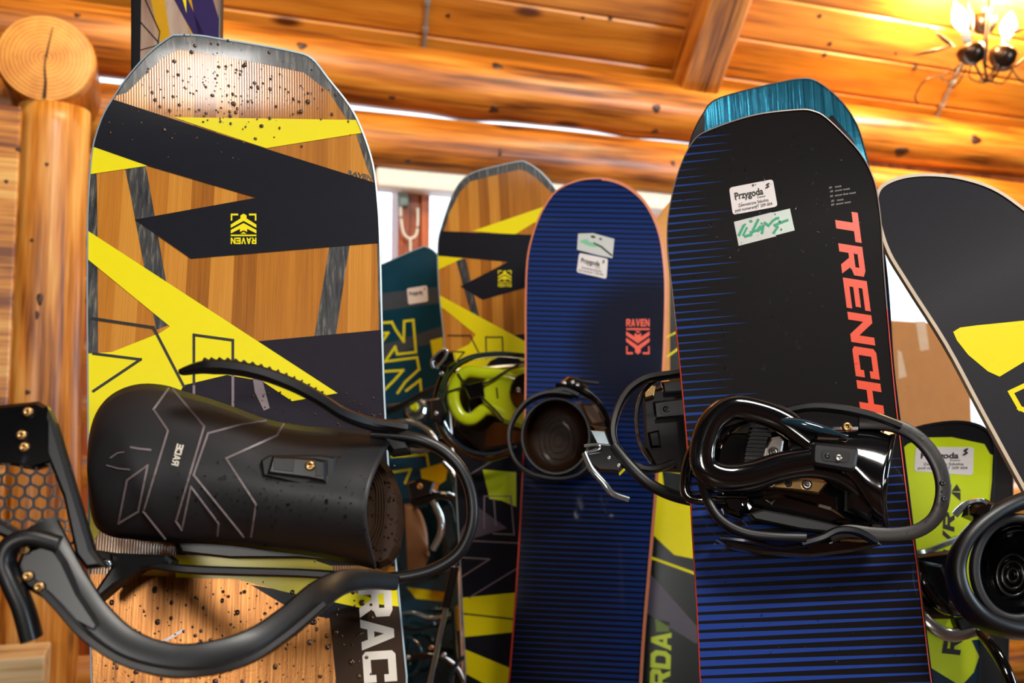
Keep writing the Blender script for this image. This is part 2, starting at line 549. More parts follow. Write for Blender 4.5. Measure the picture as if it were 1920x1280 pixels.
    def cup(s, name, cx, cy, rx, ry, w0, w1, mat, parent, k0=0.75, dx=0, dy=0, n=28, thick=0.003):
        """open cup seen into: rim at w1, floor at w0"""
        verts = []; faces = []; rows = 8
        for r in range(rows + 1):
            t = r / rows
            if t < 0.7: k, w = 1 - (1 - k0) * (t / 0.7) ** 1.5, w1 + (w0 - w1) * (t / 0.7)
            else: k, w = k0 * (1 - (t - 0.7) / 0.3 * 0.98), w0
            f = min(1, t / 0.7)
            for x, y in blob(cx + dx * f, cy + dy * f, rx * k, ry * k, n): verts.append(s.p3(x, y, w))
        for r in range(rows):
            for j in range(n):
                q = (j + 1) % n; faces.append((r * n + j, r * n + q, (r + 1) * n + q, (r + 1) * n + j))
        faces.append(tuple(rows * n + j for j in range(n)))
        o = mesh_obj(name, verts, faces, mat, parent, smooth=True)
        bm = bmesh.new(); bm.from_mesh(o.data); bm.normal_update()
        if sum(f.normal.z for f in bm.faces) < 0: bmesh.ops.reverse_faces(bm, faces=bm.faces)
        bm.to_mesh(o.data); bm.free()
        md = o.modifiers.new('shell', 'SOLIDIFY'); md.thickness = thick; md.offset = -1
        return o
    def droplets(s, spots, mat, wfun=None, name='water_droplets'):
        """spots = (px, py, radius in mm)"""
        verts = []; faces = []
        for px, py, r in spots:
            w = wfun(px, py) if wfun else 0.0012
            if w is None: continue
            c = s.p3(px, py, w)
            if wfun is None:
                ok = False
                for (v0, l0, r0), (v1, l1, r1) in zip(s.rows, s.rows[1:]):
                    if v0 <= c.y < v1: ok = l0 + 0.006 < c.x < r0 - 0.006; break
                if not ok: continue
            r *= 0.001; b0 = len(verts); m = 8; st = RND.uniform(0.8, 1.35)
            for q, (k, z) in enumerate(((1, 0), (0.8, 0.26), (0.42, 0.42))):
                for j in range(m):
                    a = 2 * math.pi * j / m
                    verts.append(c + Vector((r * k * math.cos(a), r * k * st * math.sin(a), r * z)))
            verts.append(c + Vector((0, 0, r * 0.46)))
            for q in range(2):
                for j in range(m):
                    e = (j + 1) % m
                    faces.append((b0 + q * m + j, b0 + q * m + e, b0 + (q + 1) * m + e, b0 + (q + 1) * m + j))
            for j in range(m): faces.append((b0 + 2 * m + j, b0 + 2 * m + (j + 1) % m, b0 + 3 * m))
        return tag(mesh_obj(name, verts, faces, mat, s.root, smooth=True), kind='stuff')
def screw(bd, px, py, w, r, mat, parent, name='screw'):
    """round screw head with a cross slot"""
    c = bd.p3(px, py, w); verts = []; faces = []; m = 12
    for k, z in ((1, -0.3), (1, 0.15), (0.8, 0.45), (0.35, 0.42), (0.25, 0.1)):
        for j in range(m):
            a = 2 * math.pi * j / m
            verts.append(c + Vector((r * k * math.cos(a), r * k * math.sin(a), r * z)))
    for q in range(4):
        for j in range(m):
            e = (j + 1) % m; faces.append((q * m + j, q * m + e, (q + 1) * m + e, (q + 1) * m + j))
    faces.append(tuple(4 * m + j for j in range(m)))
    return fix_normals(mesh_obj(name, verts, faces, mat, parent, smooth=True))

# ================================================================ materials
M_LOG = wood_mat('varnished_log', (96, 46, 10), (186, 110, 30), (222, 152, 58), axis=0)
M_PLANK = wood_mat('varnished_plank', (160, 92, 24), (204, 128, 36), (222, 150, 54), axis=0, stretch=7.0)
M_POST = wood_mat('varnished_post', (120, 60, 16), (204, 132, 46), (236, 186, 104), axis=0)
M_DARKW = wood_mat('dark_stained_boards', (22, 14, 8), (38, 24, 14), (54, 36, 22), axis=0, knots=False, coat=0.05)
M_TRIM = wood_mat('orange_trim', (120, 52, 16), (176, 84, 26), (200, 104, 40), axis=2, knots=False)
M_PALE = wood_mat('pale_sawn_wood', (170, 130, 84), (212, 180, 132), (232, 208, 168), axis=0, knots=False)
M_MIDW = wood_mat('brown_boards', (60, 34, 14), (104, 62, 28), (140, 88, 42), axis=0, knots=False, coat=0.05)
M_FLOOR = wood_mat('floor_boards', (50, 30, 16), (80, 52, 30), (104, 70, 42), axis=0, stretch=5)
def end_grain():
    m, b = new_mat('log_end_grain', 0.5, 0, 0.15, 0.3)
    v = coords(); x, y, z = xyz(v)
    r = Nd.m('SQRT', x * x + y * y)
    nz = tex_noise(v, 14, 4)
    rings = ((r + nz * 0.012) * 95.0).frac()
    c = ramp(rings * 0.35 + nz * 0.65, [(0.25, lin((176, 96, 28))), (0.5, lin((222, 150, 56))), (0.75, lin((240, 180, 88)))])
    setc(b, c); return m
M_END = end_grain()
def thin_glass(name):
    m = bpy.data.materials.new(name); m.use_nodes = True; t = m.node_tree; t.nodes.clear()
    out = t.nodes.new('ShaderNodeOutputMaterial'); mx = t.nodes.new('ShaderNodeMixShader')
    tr = t.nodes.new('ShaderNodeBsdfTransparent'); gl = t.nodes.new('ShaderNodeBsdfGlossy'); 
    gl.inputs['Roughness'].default_value = 0.02; tr.inputs['Color'].default_value = (0.95, 0.98, 1, 1)
    mx.inputs[0].default_value = 0.06; t.links.new(tr.outputs[0], mx.inputs[1]); t.links.new(gl.outputs[0], mx.inputs[2])
    t.links.new(mx.outputs[0], out.inputs[0]); return m
M_PANE = thin_glass('window_glass')
M_WHITE = plain('white_paint', (226, 226, 222), 0.4)
M_GREYP = plain('grey_conduit', (140, 134, 132), 0.4)
M_IRON = plain('dark_bronze_iron', (74, 56, 46), 0.28, 0.85)
M_CARD = plain('brown_cardboard', (196, 128, 66), 0.75, nscale=25)
M_CARDL = plain('pale_label', (222, 180, 140), 0.6)
M_BRACKET = plain('grey_green_bracket', (128, 140, 128), 0.45, 0.4)
def emis(name, c, st):
    m, b = new_mat(name); setc(b, lin(c)); b.inputs['Emission Color'].default_value = lin(c); b.inputs['Emission Strength'].default_value = st
    return m
M_BULB = emis('glowing_bulb', (255, 226, 170), 60.0)

# ================================================================ the room
def struct(o): return tag(o, kind='structure')
fl = struct(empty('floor', room_matrix(0, 0, 0)))
k = 0
a_ = -0.25
plank_me = None
while a_ < RD + 0.2:
    v, f = box_data(RX0 - 0.3, RX1 + 0.3, -a_ - 0.197, -a_, -0.03, 0.0)
    if plank_me is None:
        v, f = box_data(RX0 - 0.3, RX1 + 0.3, -0.197, 0, -0.03, 0.0)
        o = mesh_obj('plank', v, f, M_FLOOR, fl); bevel(o, 0.002, 1); plank_me = o
    else:
        o = plank_me.copy(); COL.objects.link(o)
    o.location = (0, -a_, 0)
    a_ += 0.2

def make_log(name, length, r, mat, parent, matrix, seed, knots=(), cap=None, r_end=None, seg=28, amp=0.07):
    """peeled log along local x with uneven girth"""
    verts = []; faces = []; n = max(8, int(length / 0.06))
    for i in range(n + 1):
        x = length * i / n
        rr = r if r_end is None else r + (r_end - r) * i / n
        for j in range(seg):
            a = 2 * math.pi * j / seg
            k = 1 + amp * noise.noise(Vector((x * 1.3 + seed * 9.1, math.cos(a) * 0.8, math.sin(a) * 0.8 + seed)))
            k += 0.02 * noise.noise(Vector((x * 5 + seed, math.cos(a) * 2, math.sin(a) * 2)))
            for kx, ka, kh in knots:
                d = (((x - kx) / 0.10) ** 2 + ((math.remainder(a - ka, 2 * math.pi)) / 0.45) ** 2)
                k += kh * math.exp(-d)
            verts.append((x, rr * k * math.cos(a), rr * k * math.sin(a)))
    for i in range(n):
        for j in range(seg):
            q = (j + 1) % seg; faces.append((i * seg + j, i * seg + q, (i + 1) * seg + q, (i + 1) * seg + j))
    faces.append(tuple(range(seg))); faces.append(tuple(n * seg + j for j in range(seg)))
    return fix_normals(mesh_obj(name, verts, faces, mat, parent, matrix, smooth=True))

wb = struct(empty('wall_back', room_matrix(0, 0, 0)))
def wall_pt(px, py, n=0.0):
    q = on_plane(px, py, room(0, n), NW) - W0
    return q.dot(E1), q.z
LOGLEN = RX1 - RX0
_, zu = wall_pt(956, 171, 0.10); _, zl = wall_pt(956, 299, 0.05)
def log_m(a, n, z):  # local to wall_back: x along wall, y away from the room
    return Matrix.Translation((a, -n, z))
make_log('log', LOGLEN, 0.116, M_LOG, wb, log_m(RX0, 0.10, zu), 3.1, knots=((4.0, -1.2, 0.10), (4.0, -2.2, 0.06), (4.65, -1.6, 0.09), (3.0, -1.0, 0.06)))
make_log('log', LOGLEN, 0.112, M_LOG, wb, log_m(RX0, 0.07, zl + 0.006), 7.7, knots=((3.4, -1.4, 0.05), (4.6, -1.0, 0.05)))
# short filler between the two logs, and the logs under the windows
zsill = 0.86
for i, z in enumerate((0.11, 0.33, 0.55, 0.76)):
    make_log('log', LOGLEN, 0.114, M_LOG, wb, log_m(RX0, 0.06, z), 11 + i * 3.3, seg=18)
a0w = wall_pt(690, 500)[0]
# solid logs left of the windows
zt = zl - 0.11
nlog = 6
for i in range(nlog):
    z = zsill + 0.11 + i * (zt - zsill - 0.11) / (nlog - 0.5)
    make_log('log', a0w - RX0, 0.118, M_LOG, wb, log_m(RX0, 0.03, z), 31 + i * 2.7, seg=18)
# wedges closing the chink between the two top logs to the right and far left
for x0, x1 in ((1330, 2050), (-300, 150)):
    aa, bb = wall_pt(x0, 260)[0], wall_pt(x1, 300)[0]
    zz = (zu + zl) / 2
    o = box('chinking', (aa, bb, -0.10, -0.03, zz - 0.03, zz + 0.03), M_TRIM, wb, bev=0.01)
# upper gap closing behind the top log up to the roof
box('sill_plate', (RX0, RX1, 0.02, 0.16, zu + 0.05, zu + 0.34), M_TRIM, wb)

# windows of the log wall
win = struct(empty('window_1', room_matrix(0, 0, 0)))
a1w = RX1 - 0.2
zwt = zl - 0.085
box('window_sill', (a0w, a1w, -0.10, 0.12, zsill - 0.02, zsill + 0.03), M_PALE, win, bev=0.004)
box('log_glare_strip', (a0w, a1w, -0.12, -0.02, zwt - 0.075, zwt + 0.005), plain('painted_log_glare', (244, 238, 230), 0.5), win, bev=0.01)  # white strip imitates the window glare on the log's underside
posts = [(wall_pt(745, 420)[0], wall_pt(801, 420)[0])]
pw = posts[0][1] - posts[0][0]
for px in (1010, 1262, 1620):
    c_ = wall_pt(px, 500)[0]; posts.append((c_ - pw / 2, c_ + pw / 2))
for (pa, pb) in posts:
    box('window_post', (pa, pb, -0.02, 0.10, zsill, zwt + 0.02), M_TRIM, win, bev=0.006)
    box('window_trim', (pa + pw * 0.72, pb, -0.035, -0.018, zsill, zwt + 0.01), M_TRIM, win, bev=0.003)
edges = [a0w] + [x for p in sorted(posts) for x in p] + [a1w]
for i in range(0, len(edges), 2):
    if edges[i + 1] - edges[i] > 0.02:
        box('pane', (edges[i], edges[i + 1], 0.05, 0.056, zsill, zwt + 0.02), M_PANE, win)

# corner column and the cut log end above it, at the left
def col_pt(px, py, n): return on_plane(px, py, room(0, n), NW)
cl = struct(empty('trim_1', None))
pc = col_pt(82, 620, 0.42)
cl.matrix_local = Matrix.Translation((pc.x, pc.y, 0))
ztop = col_pt(82, 205, 0.42).z
make_log('column', ztop, 0.124, M_POST, cl, Matrix.Rotation(-math.pi / 2, 4, 'Y') , 5.2, knots=((1.2, 1.0, 0.05), (0.6, 2.5, 0.05), (1.7, 2.0, 0.04)), r_end=0.094, amp=0.16)
pe = col_pt(86, 112, 0.50)
mt = Matrix((NW, ZUP.cross(NW), ZUP)).transposed().to_4x4()
mt.translation = pe - Vector((pc.x, pc.y, 0)) - NW * 0.55
lg = make_log('beam', 0.55, 0.128, M_LOG, cl, mt, 8.4)
verts = []; faces = []
sg = 40
for rr, zz in ((1.0, 0.0), (0.97, 0.012), (0.5, 0.015)):
    for j in range(sg):
        a = 2 * math.pi * j / sg
        k = 1 + 0.05 * noise.noise(Vector((8.4 * 9.1 + 0.7, math.cos(a) * .8, math.sin(a) * .8 + 8.4)))
        verts.append((0.127 * rr * k * math.cos(a), 0.127 * rr * k * math.sin(a), zz))
for r in range(2):
    for j in range(sg):
        q = (j + 1) % sg; faces.append((r * sg + j, r * sg + q, (r + 1) * sg + q, (r + 1) * sg + j))
faces.append(tuple(2 * sg + j for j in range(sg)))
me_ = Matrix((ZUP.cross(NW), ZUP, NW)).transposed().to_4x4(); me_.translation = pe - Vector((pc.x, pc.y, 0)) + NW * 0.001
cut = fix_normals(mesh_obj('cut_face', verts, faces, M_END, cl, me_))
M_CRACK = plain('dark_crack', (60, 30, 14), 0.9)
def crack(pts, w, name='drying_crack'):
    vs2 = []; n = len(pts); fs = []
    for i, (x, y) in enumerate(pts):
        t = i / (n - 1); ww = w * (1 - t) + 0.0006
        vs2 += [(x - ww, y, 0.0185), (x + ww, y, 0.0185), (x - ww, y, 0.008), (x + ww, y, 0.008)]
    for i in range(n - 1):
        a = 4 * i; b = a + 4
        fs += [(a, a + 1, b + 1, b), (a, b, b + 2, a + 2), (a + 1, a + 3, b + 3, b + 1)]
    o = mesh_obj(name, vs2, fs, M_CRACK, cl, me_.copy())
crack([(0.002, -0.115), (0.004, -0.07), (0.000, -0.03), (0.001, 0.01)], 0.0035)
crack([(0.002, 0.0), (0.008, 0.04), (0.016, 0.09)], 0.0018)
# plank at the left edge, trim between column and boards, and a pale ledge
M2 = cl.matrix_local.inverted()
def trim_box(name, pxa, pxb, py, n, z0, z1, depth, mat, idx):
    a = on_plane(pxa, py, room(0, n), NW); b = on_plane(pxb, py, room(0, n), NW)
    r = struct(empty('trim_%d' % idx, Matrix(ROOM_M))); r.matrix_local.translation = Vector((0, 0, 0))
    m = ROOM_M.copy(); m.translation = Vector((a.x, a.y, 0)); r.matrix_local = m
    L = (b - a).dot(E1)
    box(name, (0, L, 0, depth, z0, z1), mat, r, bev=0.006)
    return r
ztr = col_pt(10, 196, 0.56).z
trim_box('upright_plank', -90, 22, 600, 0.56, 0, ztr, 0.04, M_POST, 2)
ztr2 = col_pt(158, 292, 0.10).z
trim_box('jamb_board', 138, 215, 600, 0.14, 0, ztr2, 0.05, M_TRIM, 3)
zl2 = col_pt(40, 1232, 0.75).z
trim_box('ledge', -160, 84, 1232, 0.75, zl2 - 0.16, zl2, 0.18, M_PALE, 4)
trim_box('ledge_leg', -120, 60, 1232, 0.70, 0, zl2 - 0.16, 0.10, M_PALE, 5)

# the other walls
def wall_slab(name, a0, a1, n0, n1, z1, mat):
    m = room_matrix(0, 0, 0)
    r = struct(empty(name, m))
    return r
wl = struct(empty('wall_left', room_matrix(RX0, 0, 0)))
wr = struct(empty('wall_right', room_matrix(RX1, 0, 0)))
for i in range(20):
    z0 = i * 0.22
    for r, x0, x1 in ((wl, -0.1, 0.0), (wr, 0.0, 0.1)):
        box('board', (x0, x1, -RD, 0.2, z0, z0 + 0.217), M_DARKW, r, bev=0.004)
wf = struct(empty('wall_front', room_matrix(0, RD, 0)))
fw = [(-3.2, 0.26, 1.72, 0.4), (3.4, 0.6, 1.6, 0.6)]
cuts = [RX0, fw[0][0] - fw[0][1], fw[0][0] + fw[0][1], fw[1][0] - fw[1][1], fw[1][0] + fw[1][1], RX1]
for i in range(12):
    z0 = i * 0.22
    for j in range(5):
        mid = (cuts[j] + cuts[j + 1]) / 2; zc = z0 + 0.11
        if any(abs(mid - c) < h and abs(zc - z) < hz for c, h, z, hz in fw): continue
        box('board', (cuts[j], cuts[j + 1] , -0.1, 0.0, z0, z0 + 0.217), M_MIDW, wf, bev=0.004)

# sloping plank ceiling
SL = math.atan(SLOPE)
S1 = (NW * math.cos(SL) + ZUP * math.sin(SL)).normalized()          # up the visible slope
ND = E1.cross(S1).normalized()
if ND.z > 0: ND = -ND                                               # into the room
C0 = room(0, -0.05, EAVE)
ceil_root = struct(empty('ceiling', Matrix.Identity(4)))
PW = 0.19
def slope_planks(origin, sdir, ndir, count, first=None, mat=None):
    x = E1; m = Matrix((x, sdir, ndir)).transposed().to_4x4()
    for i in range(count):
        mm = m.copy(); mm.translation = origin + sdir * (i * PW)
        if first is None:
            # plank with chamfered lower edges, so a dark joint shows between planks
            prof = [(0.0, -0.02), (0.0, 0.0), (0.004, 0.007), (0.016, 0.012), (PW - 0.008, 0.012), (PW - 0.001, 0.005), (PW - 0.001, -0.02)]
            vs2 = [(xx, a, b) for xx in (RX0 - 0.2, RX1 + 0.2) for a, b in prof]; n = len(prof)
            fs = [(j, (j + 1) % n, n + (j + 1) % n, n + j) for j in range(n)] + [tuple(range(n)), tuple(range(n, 2 * n))]
            first = fix_normals(mesh_obj('plank', vs2, fs, mat or M_PLANK, ceil_root, mm))
        else:
            o = first.copy(); COL.objects.link(o); o.matrix_local = mm
    return first
npl = int((RIDGE + 0.05) / math.cos(SL) / PW) + 1
p1 = slope_planks(C0, S1, ND, npl)
S2 = (-NW * math.cos(SL) + ZUP * math.sin(SL)).normalized()
N2 = S2.cross(E1)
if N2.z > 0: N2 = -N2
m2 = slope_planks(room(0, 2 * RIDGE + 0.1, EAVE), S2, N2, npl, mat=M_DARKW)
# rafter
def ceil_pt(px, py, off): return on_plane(px, py, C0 + ND * off, ND)
rf = struct(empty('trim_6', None))
ra, rb = ceil_pt(1308, 190, 0.14), ceil_pt(1388, -40, 0.14)
d = (rb - ra); L = d.length; d.normalize()
sd = d.cross(ND).normalized()
if sd.dot(E1) < 0: sd = -sd
m = Matrix((sd, d, ND)).transposed().to_4x4(); m.translation = ra
rf.matrix_local = m
rt = box('rafter', (-0.085, 0.085, -0.06, L + 1.6, -0.15, 0.0), M_LOG, rf, bev=0.02)
rt.data.materials.clear()
M_RAFT = wood_mat('rafter_wood', (120, 66, 20), (206, 128, 44), (236, 170, 76), axis=1)
rt.data.materials.append(M_RAFT)
box('split', (0.012, 0.018, 0.0, L + 1.4, -0.005, 0.0006), M_CRACK, rf)

# conduits on the ceiling
for (x0, y0, x1, y1, lab) in ((794, 100, 806, -60, 'thin grey conduit crossing the ceiling planks above the log beam'),
                              (1748, 236, 1812, 100, 'grey lamp cable running down the ceiling below the chandelier')):
    a, b = ceil_pt(x0, y0, 0.018), ceil_pt(x1, y1, 0.018)
    mm = Matrix.Translation(a)
    root = tag(empty('electrical_conduit', mm), lab, 'conduit')
    sweep('pipe', [(0, 0, 0), (b - a) * 0.5, (b - a)], 0.016, 0.016, E1, M_GREYP, root, sq=1.0)
    for t in (0.3, 0.62):
        c_ = (b - a) * t; dd = (b - a).normalized()
        sweep('clip', [c_ - dd * 0.01, c_ + dd * 0.01], 0.022, 0.020, E1, M_GREYP, root)

# ---------------------------------------------------------------- chandelier
hub = ceil_pt(1846, 120, 0.30)
ch = tag(empty('chandelier', Matrix.Translation(hub)), 'wrought-iron candle chandelier with leaves and glowing bulbs at top right', 'chandelier')
DC = (hub - CAM).dot(FWD)
def cp(px, py, dz=0.0): return at(px, py, DC + dz) - hub
sweep('stem', [cp(1846, 120), cp(1850, 60), cp(1856, -20), cp(1862, -140, 0.02)], 0.016, 0.016, RIGHT, M_IRON, ch, sq=1.0)
def lathe(name, base, axis, prof, mat, parent, seg=20):
    axis = axis.normalized(); A = axis.orthogonal().normalized(); B = axis.cross(A)
    vs2 = []; fs = []
    for r, z in prof:
        for j in range(seg):
            t = 2 * math.pi * j / seg
            vs2.append(base + axis * z + A * (r * math.cos(t)) + B * (r * math.sin(t)))
    for i in range(len(prof) - 1):
        for j in range(seg):
            q = (j + 1) % seg; fs.append((i * seg + j, i * seg + q, (i + 1) * seg + q, (i + 1) * seg + j))
    fs.append(tuple(range(seg))); fs.append(tuple((len(prof) - 1) * seg + j for j in range(seg)))
    return fix_normals(mesh_obj(name, vs2, fs, mat, parent, smooth=True))
up_ = (ZUP + E1 * 0.12 - NW * 0.05).normalized()
cups = [(1820, 96, -0.03, -0.42), (1880, 104, 0.02, 0.22), (1950, 70, 0.06, 0.4), (1846, 40, 0.16, 0.0)]
up0 = up_
for (px, py, dz, tl) in cups:
    b = cp(px, py, dz); up_ = (up0 + E1 * tl).normalized()
    lathe('candle_cup', b, up_, [(0.006, -0.055), (0.03, -0.045), (0.048, -0.02), (0.052, 0.008), (0.040, 0.024), (0.018, 0.03)], M_IRON, ch)
    lathe('candle_sleeve', b + up_ * 0.03, up_, [(0.015, 0), (0.015, 0.05), (0.012, 0.055)], M_WHITE, ch, 12)
    lathe('bulb', b + up_ * 0.085, up_, [(0.012, 0), (0.024, 0.02), (0.030, 0.045), (0.022, 0.075), (0.008, 0.1), (0.002, 0.112)], M_BULB, ch, 14)
    sweep('arm', [b - up_ * 0.055, b * 0.6 - up_ * 0.10, b * 0.25 - up_ * 0.06, Vector((0, 0, 0))], 0.009, 0.009, RIGHT, M_IRON, ch, sq=1.0)
    d = bpy.data.lights.new('bulb_light', 'POINT'); d.energy = 36; d.color = (1.0, 0.76, 0.40); d.shadow_soft_size = 0.03
    lo = bpy.data.objects.new('bulb_light', d); COL.objects.link(lo); lo.parent = ch; lo.location = b + up_ * 0.20
def leaf(pa, pb, w):
    a, b = pa, pb; t = (b - a); L = t.length; t.normalize(); s_ = t.cross(FWD).normalized()
    vs2 = []; fs = []; n = 8
    for i in range(n + 1):
        k = math.sin(math.pi * min(1, i / n * 0.96 + 0.04)) ** 0.8 * w
        c_ = a + t * (L * i / n); vs2 += [c_ - s_ * k, c_ - FWD * (0.15 * k + 0.002), c_ + s_ * k, c_ + FWD * 0.003]
    for i in range(n):
        for j in range(4):
            q = (j + 1) % 4; fs.append((4 * i + j, 4 * i + q, 4 * i + 4 + q, 4 * i + 4 + j))
    fix_normals(mesh_obj('leaf', vs2, fs, M_IRON, ch, smooth=True))
leaf(cp(1790, 88), cp(1752, 58), 0.011); leaf(cp(1788, 86), cp(1708, 104), 0.008); leaf(cp(1824, 60), cp(1816, -6), 0.009)
leaf(cp(1893, 62), cp(1925, 52), 0.007)
for pts in ([(1800, 122), (1770, 140), (1735, 150), (1716, 180), (1722, 195)], [(1812, 128), (1800, 150), (1786, 165)],
            [(1822, 118), (1818, 145), (1845, 155), (1862, 140), (1868, 110)], [(1846, 118), (1842, 100), (1856, 95), (1864, 118), (1855, 142), (1836, 150)],
            [(1880, 118), (1868, 138), (1856, 150), (1880, 156), (1898, 132)], [(1890, 118), (1912, 150), (1925, 156)], [(1806, 120), (1796, 140), (1778, 152), (1764, 146)]):
    sweep('scroll', [cp(x, y, 0.01 * math.sin(i * 1.7)) for i, (x, y) in enumerate(pts)], 0.006, 0.006, RIGHT, M_IRON, ch, sq=1.0, seg=8)

# ---------------------------------------------------------------- hook on the window post
hp = on_plane(766, 372, room(0, 0.045), NW)
hk = tag(empty('post_hook', Matrix.Translation(hp)), 'white looped hook on a grey bracket on the window post', 'hook')
def hw(px, py, n=0.05): return on_plane(px, py, room(0, n), NW) - hp
v = [hw(746, 352), hw(765, 350), hw(768, 385), hw(748, 388)]
vv = [p for p in v] + [p - NW * 0.03 for p in v]
bevel(fix_normals(mesh_obj('bracket', vv, [(0, 1, 2, 3), (7, 6, 5, 4), (0, 4, 5, 1), (1, 5, 6, 2), (2, 6, 7, 3), (3, 7, 4, 0)], M_BRACKET, hk)), 0.006)
sweep('loop', [hw(751, 388), hw(752, 415), hw(757, 438), hw(768, 447), hw(780, 440), hw(783, 415), hw(783, 390)], 0.010, 0.010, ZUP, M_WHITE, hk, sq=1.0)
sweep('stem', [hw(769, 447), hw(769, 470), hw(769, 500)], 0.010, 0.010, E1, M_WHITE, hk, sq=1.0)

# ---------------------------------------------------------------- tall brown carton behind the right-hand boards
q0 = at(1672, 600, 2.5); q1 = at(1815, 600, 2.62)
dx = (q1 - q0); dx.z = 0; Lb = dx.length; dx.normalize(); dn = dx.cross(ZUP)
m = Matrix((dx, -dn, ZUP)).transposed().to_4x4(); m.translation = Vector((q0.x, q0.y, 0))
cb = tag(empty('cardboard_box', m), 'tall brown cardboard box with pale labels behind the yellow ski', 'box')
box('carton', (0, Lb, 0, 0.22, 0, q0.z), M_CARD, cb, bev=0.004)
def card_rect(pxs, name):
    vs2 = []
    for (x, y) in pxs:
        w = on_plane(x, y, q0, dn); d_ = w - m.translation
        vs2.append((d_.dot(dx), -0.0008, d_.z))
    mesh_obj(name, vs2, [(0, 1, 2, 3)], M_CARDL, cb)
card_rect([(1716, 602), (1735, 602), (1742, 655), (1725, 658)], 'label')
card_rect([(1682, 655), (1690, 660), (1700, 706), (1684, 710)], 'label')

# ---------------------------------------------------------------- dark knots in the logs and planks
M_KNOT = plain('dark_knot', (58, 26, 8), 0.5, coat=0.2, var=0.4, nscale=120)
_dg = bpy.context.evaluated_depsgraph_get()
def knot(px, py, r, sx=1.0):
    ok, loc, nn, _, ob, _ = scene.ray_cast(_dg, CAM, ray(px, py).normalized())
    if not ok or ob.parent is None or ob.parent.get('kind') != 'structure': return
    par = ob.parent
    nn = nn.normalized(); X = (E1 - nn * E1.dot(nn)).normalized(); Y = nn.cross(X)
    vs2 = []; fs = []; m_ = 12
    for k, z in ((1.0, -0.004), (0.85, 0.0012), (0.4, 0.0022)):
        for j in range(m_):
            a = 2 * math.pi * j / m_; rr = r * k * (1 + 0.16 * math.sin(3 * a + px))
            vs2.append(loc + X * (rr * sx * math.cos(a)) + Y * (rr * math.sin(a)) + nn * z)
    for q in range(2):
        for j in range(m_):
            e = (j + 1) % m_; fs.append((q * m_ + j, q * m_ + e, (q + 1) * m_ + e, (q + 1) * m_ + j))
    fs.append(tuple(2 * m_ + j for j in range(m_)))
    inv = par.matrix_world.inverted()
    fix_normals(mesh_obj('knot', [inv @ Vector(p) for p in vs2], fs, M_KNOT, par, smooth=True))
bpy.context.view_layer.update()
for px, py, r, sx in ((932, 124, 0.016, 1.5), (926, 206, 0.018, 1.2), (1231, 203, 0.018, 1.1), (1228, 247, 0.014, 1.2), (566, 86, 0.014, 1.4), (145, 29, 0.009, 1.2), (735, 183, 0.009, 1.6),
                      (1093, 33, 0.008, 1.0), (1144, 32, 0.013, 1.0), (840, 29, 0.010, 1.0), (1537, 30, 0.011, 1.0), (1556, 82, 0.012, 1.0), (1546, 103, 0.012, 1.0), (1716, 125, 0.013, 1.0), (1740, 52, 0.009, 1.0), (1680, 100, 0.008, 1.0),
                      (1690, 285, 0.026, 1.6), (1830, 262, 0.022, 1.5), (938, 285, 0.016, 0.5), (1262, 305, 0.012, 1.0), (765, 302, 0.010, 1.2),
                      (88, 308, 0.006, 1.0), (36, 280, 0.009, 1.0), (75, 560, 0.020, 0.45), (70, 590, 0.014, 0.4), (52, 735, 0.008, 1.0), (12, 340, 0.006, 1.0), (60, 450, 0.006, 1.0)):
    knot(px, py, r, sx)

# ================================================================ board materials
YEL = (244, 226, 8)
M_YEL = plain('yellow_print', YEL, 0.42, spec=0.25, coat=0.15, coat_rough=0.15, var=0.03)
M_BLK = plain('charcoal_print', (24, 25, 33), 0.5, spec=0.10, coat=0.08, coat_rough=0.2, var=0.15)
M_BLK2 = plain('plum_black_print', (36, 32, 41), 0.5, spec=0.10, coat=0.08, coat_rough=0.2, var=0.12)
M_LINE = plain('black_line_print', (20, 20, 22), 0.4, coat=0.3)
M_PINKL = plain('mauve_line_print', (128, 112, 116), 0.4, coat=0.3)
M_MAUVE = plain('mauve_print', (78, 70, 84), 0.35, coat=0.5)
M_ORANGE = plain('orange_red_print', (238, 74, 36), 0.36, coat=0.5, var=0.04)
M_CREAM = plain('cream_print', (236, 224, 208), 0.4, coat=0.3, var=0.03)
M_STICK = plain('white_sticker', (226, 216, 212), 0.42, var=0.03)
M_STICK2 = plain('pale_grey_tape', (196, 198, 190), 0.4, var=0.05)
M_INK = plain('black_ink', (26, 22, 24), 0.6)
M_GREEN = plain('green_marker', (10, 150, 104), 0.5)
M_GREYT = plain('grey_type', (150, 148, 146), 0.5)
M_LIME = plain('lime_print', (206, 222, 30), 0.32, coat=0.6, var=0.03)
M_BROWNP = plain('dark_brown_print', (58, 38, 24), 0.45, spec=0.15, coat=0.15, var=0.1)
def charcoal_wood():
    m, b = new_mat('charcoal_brushed_veneer', 0.35, 0, 0.6, 0.1)
    n = tex_noise(coords((220, 26, 40)), 1.0, 4, 0.6)
    setc(b, ramp(n, [(0.36, lin((28, 30, 34))), (0.54, lin((66, 66, 66))), (0.72, lin((140, 130, 112)))]))
    bump(b, n, 0.2, 0.001); return m
M_CHAR = charcoal_wood()
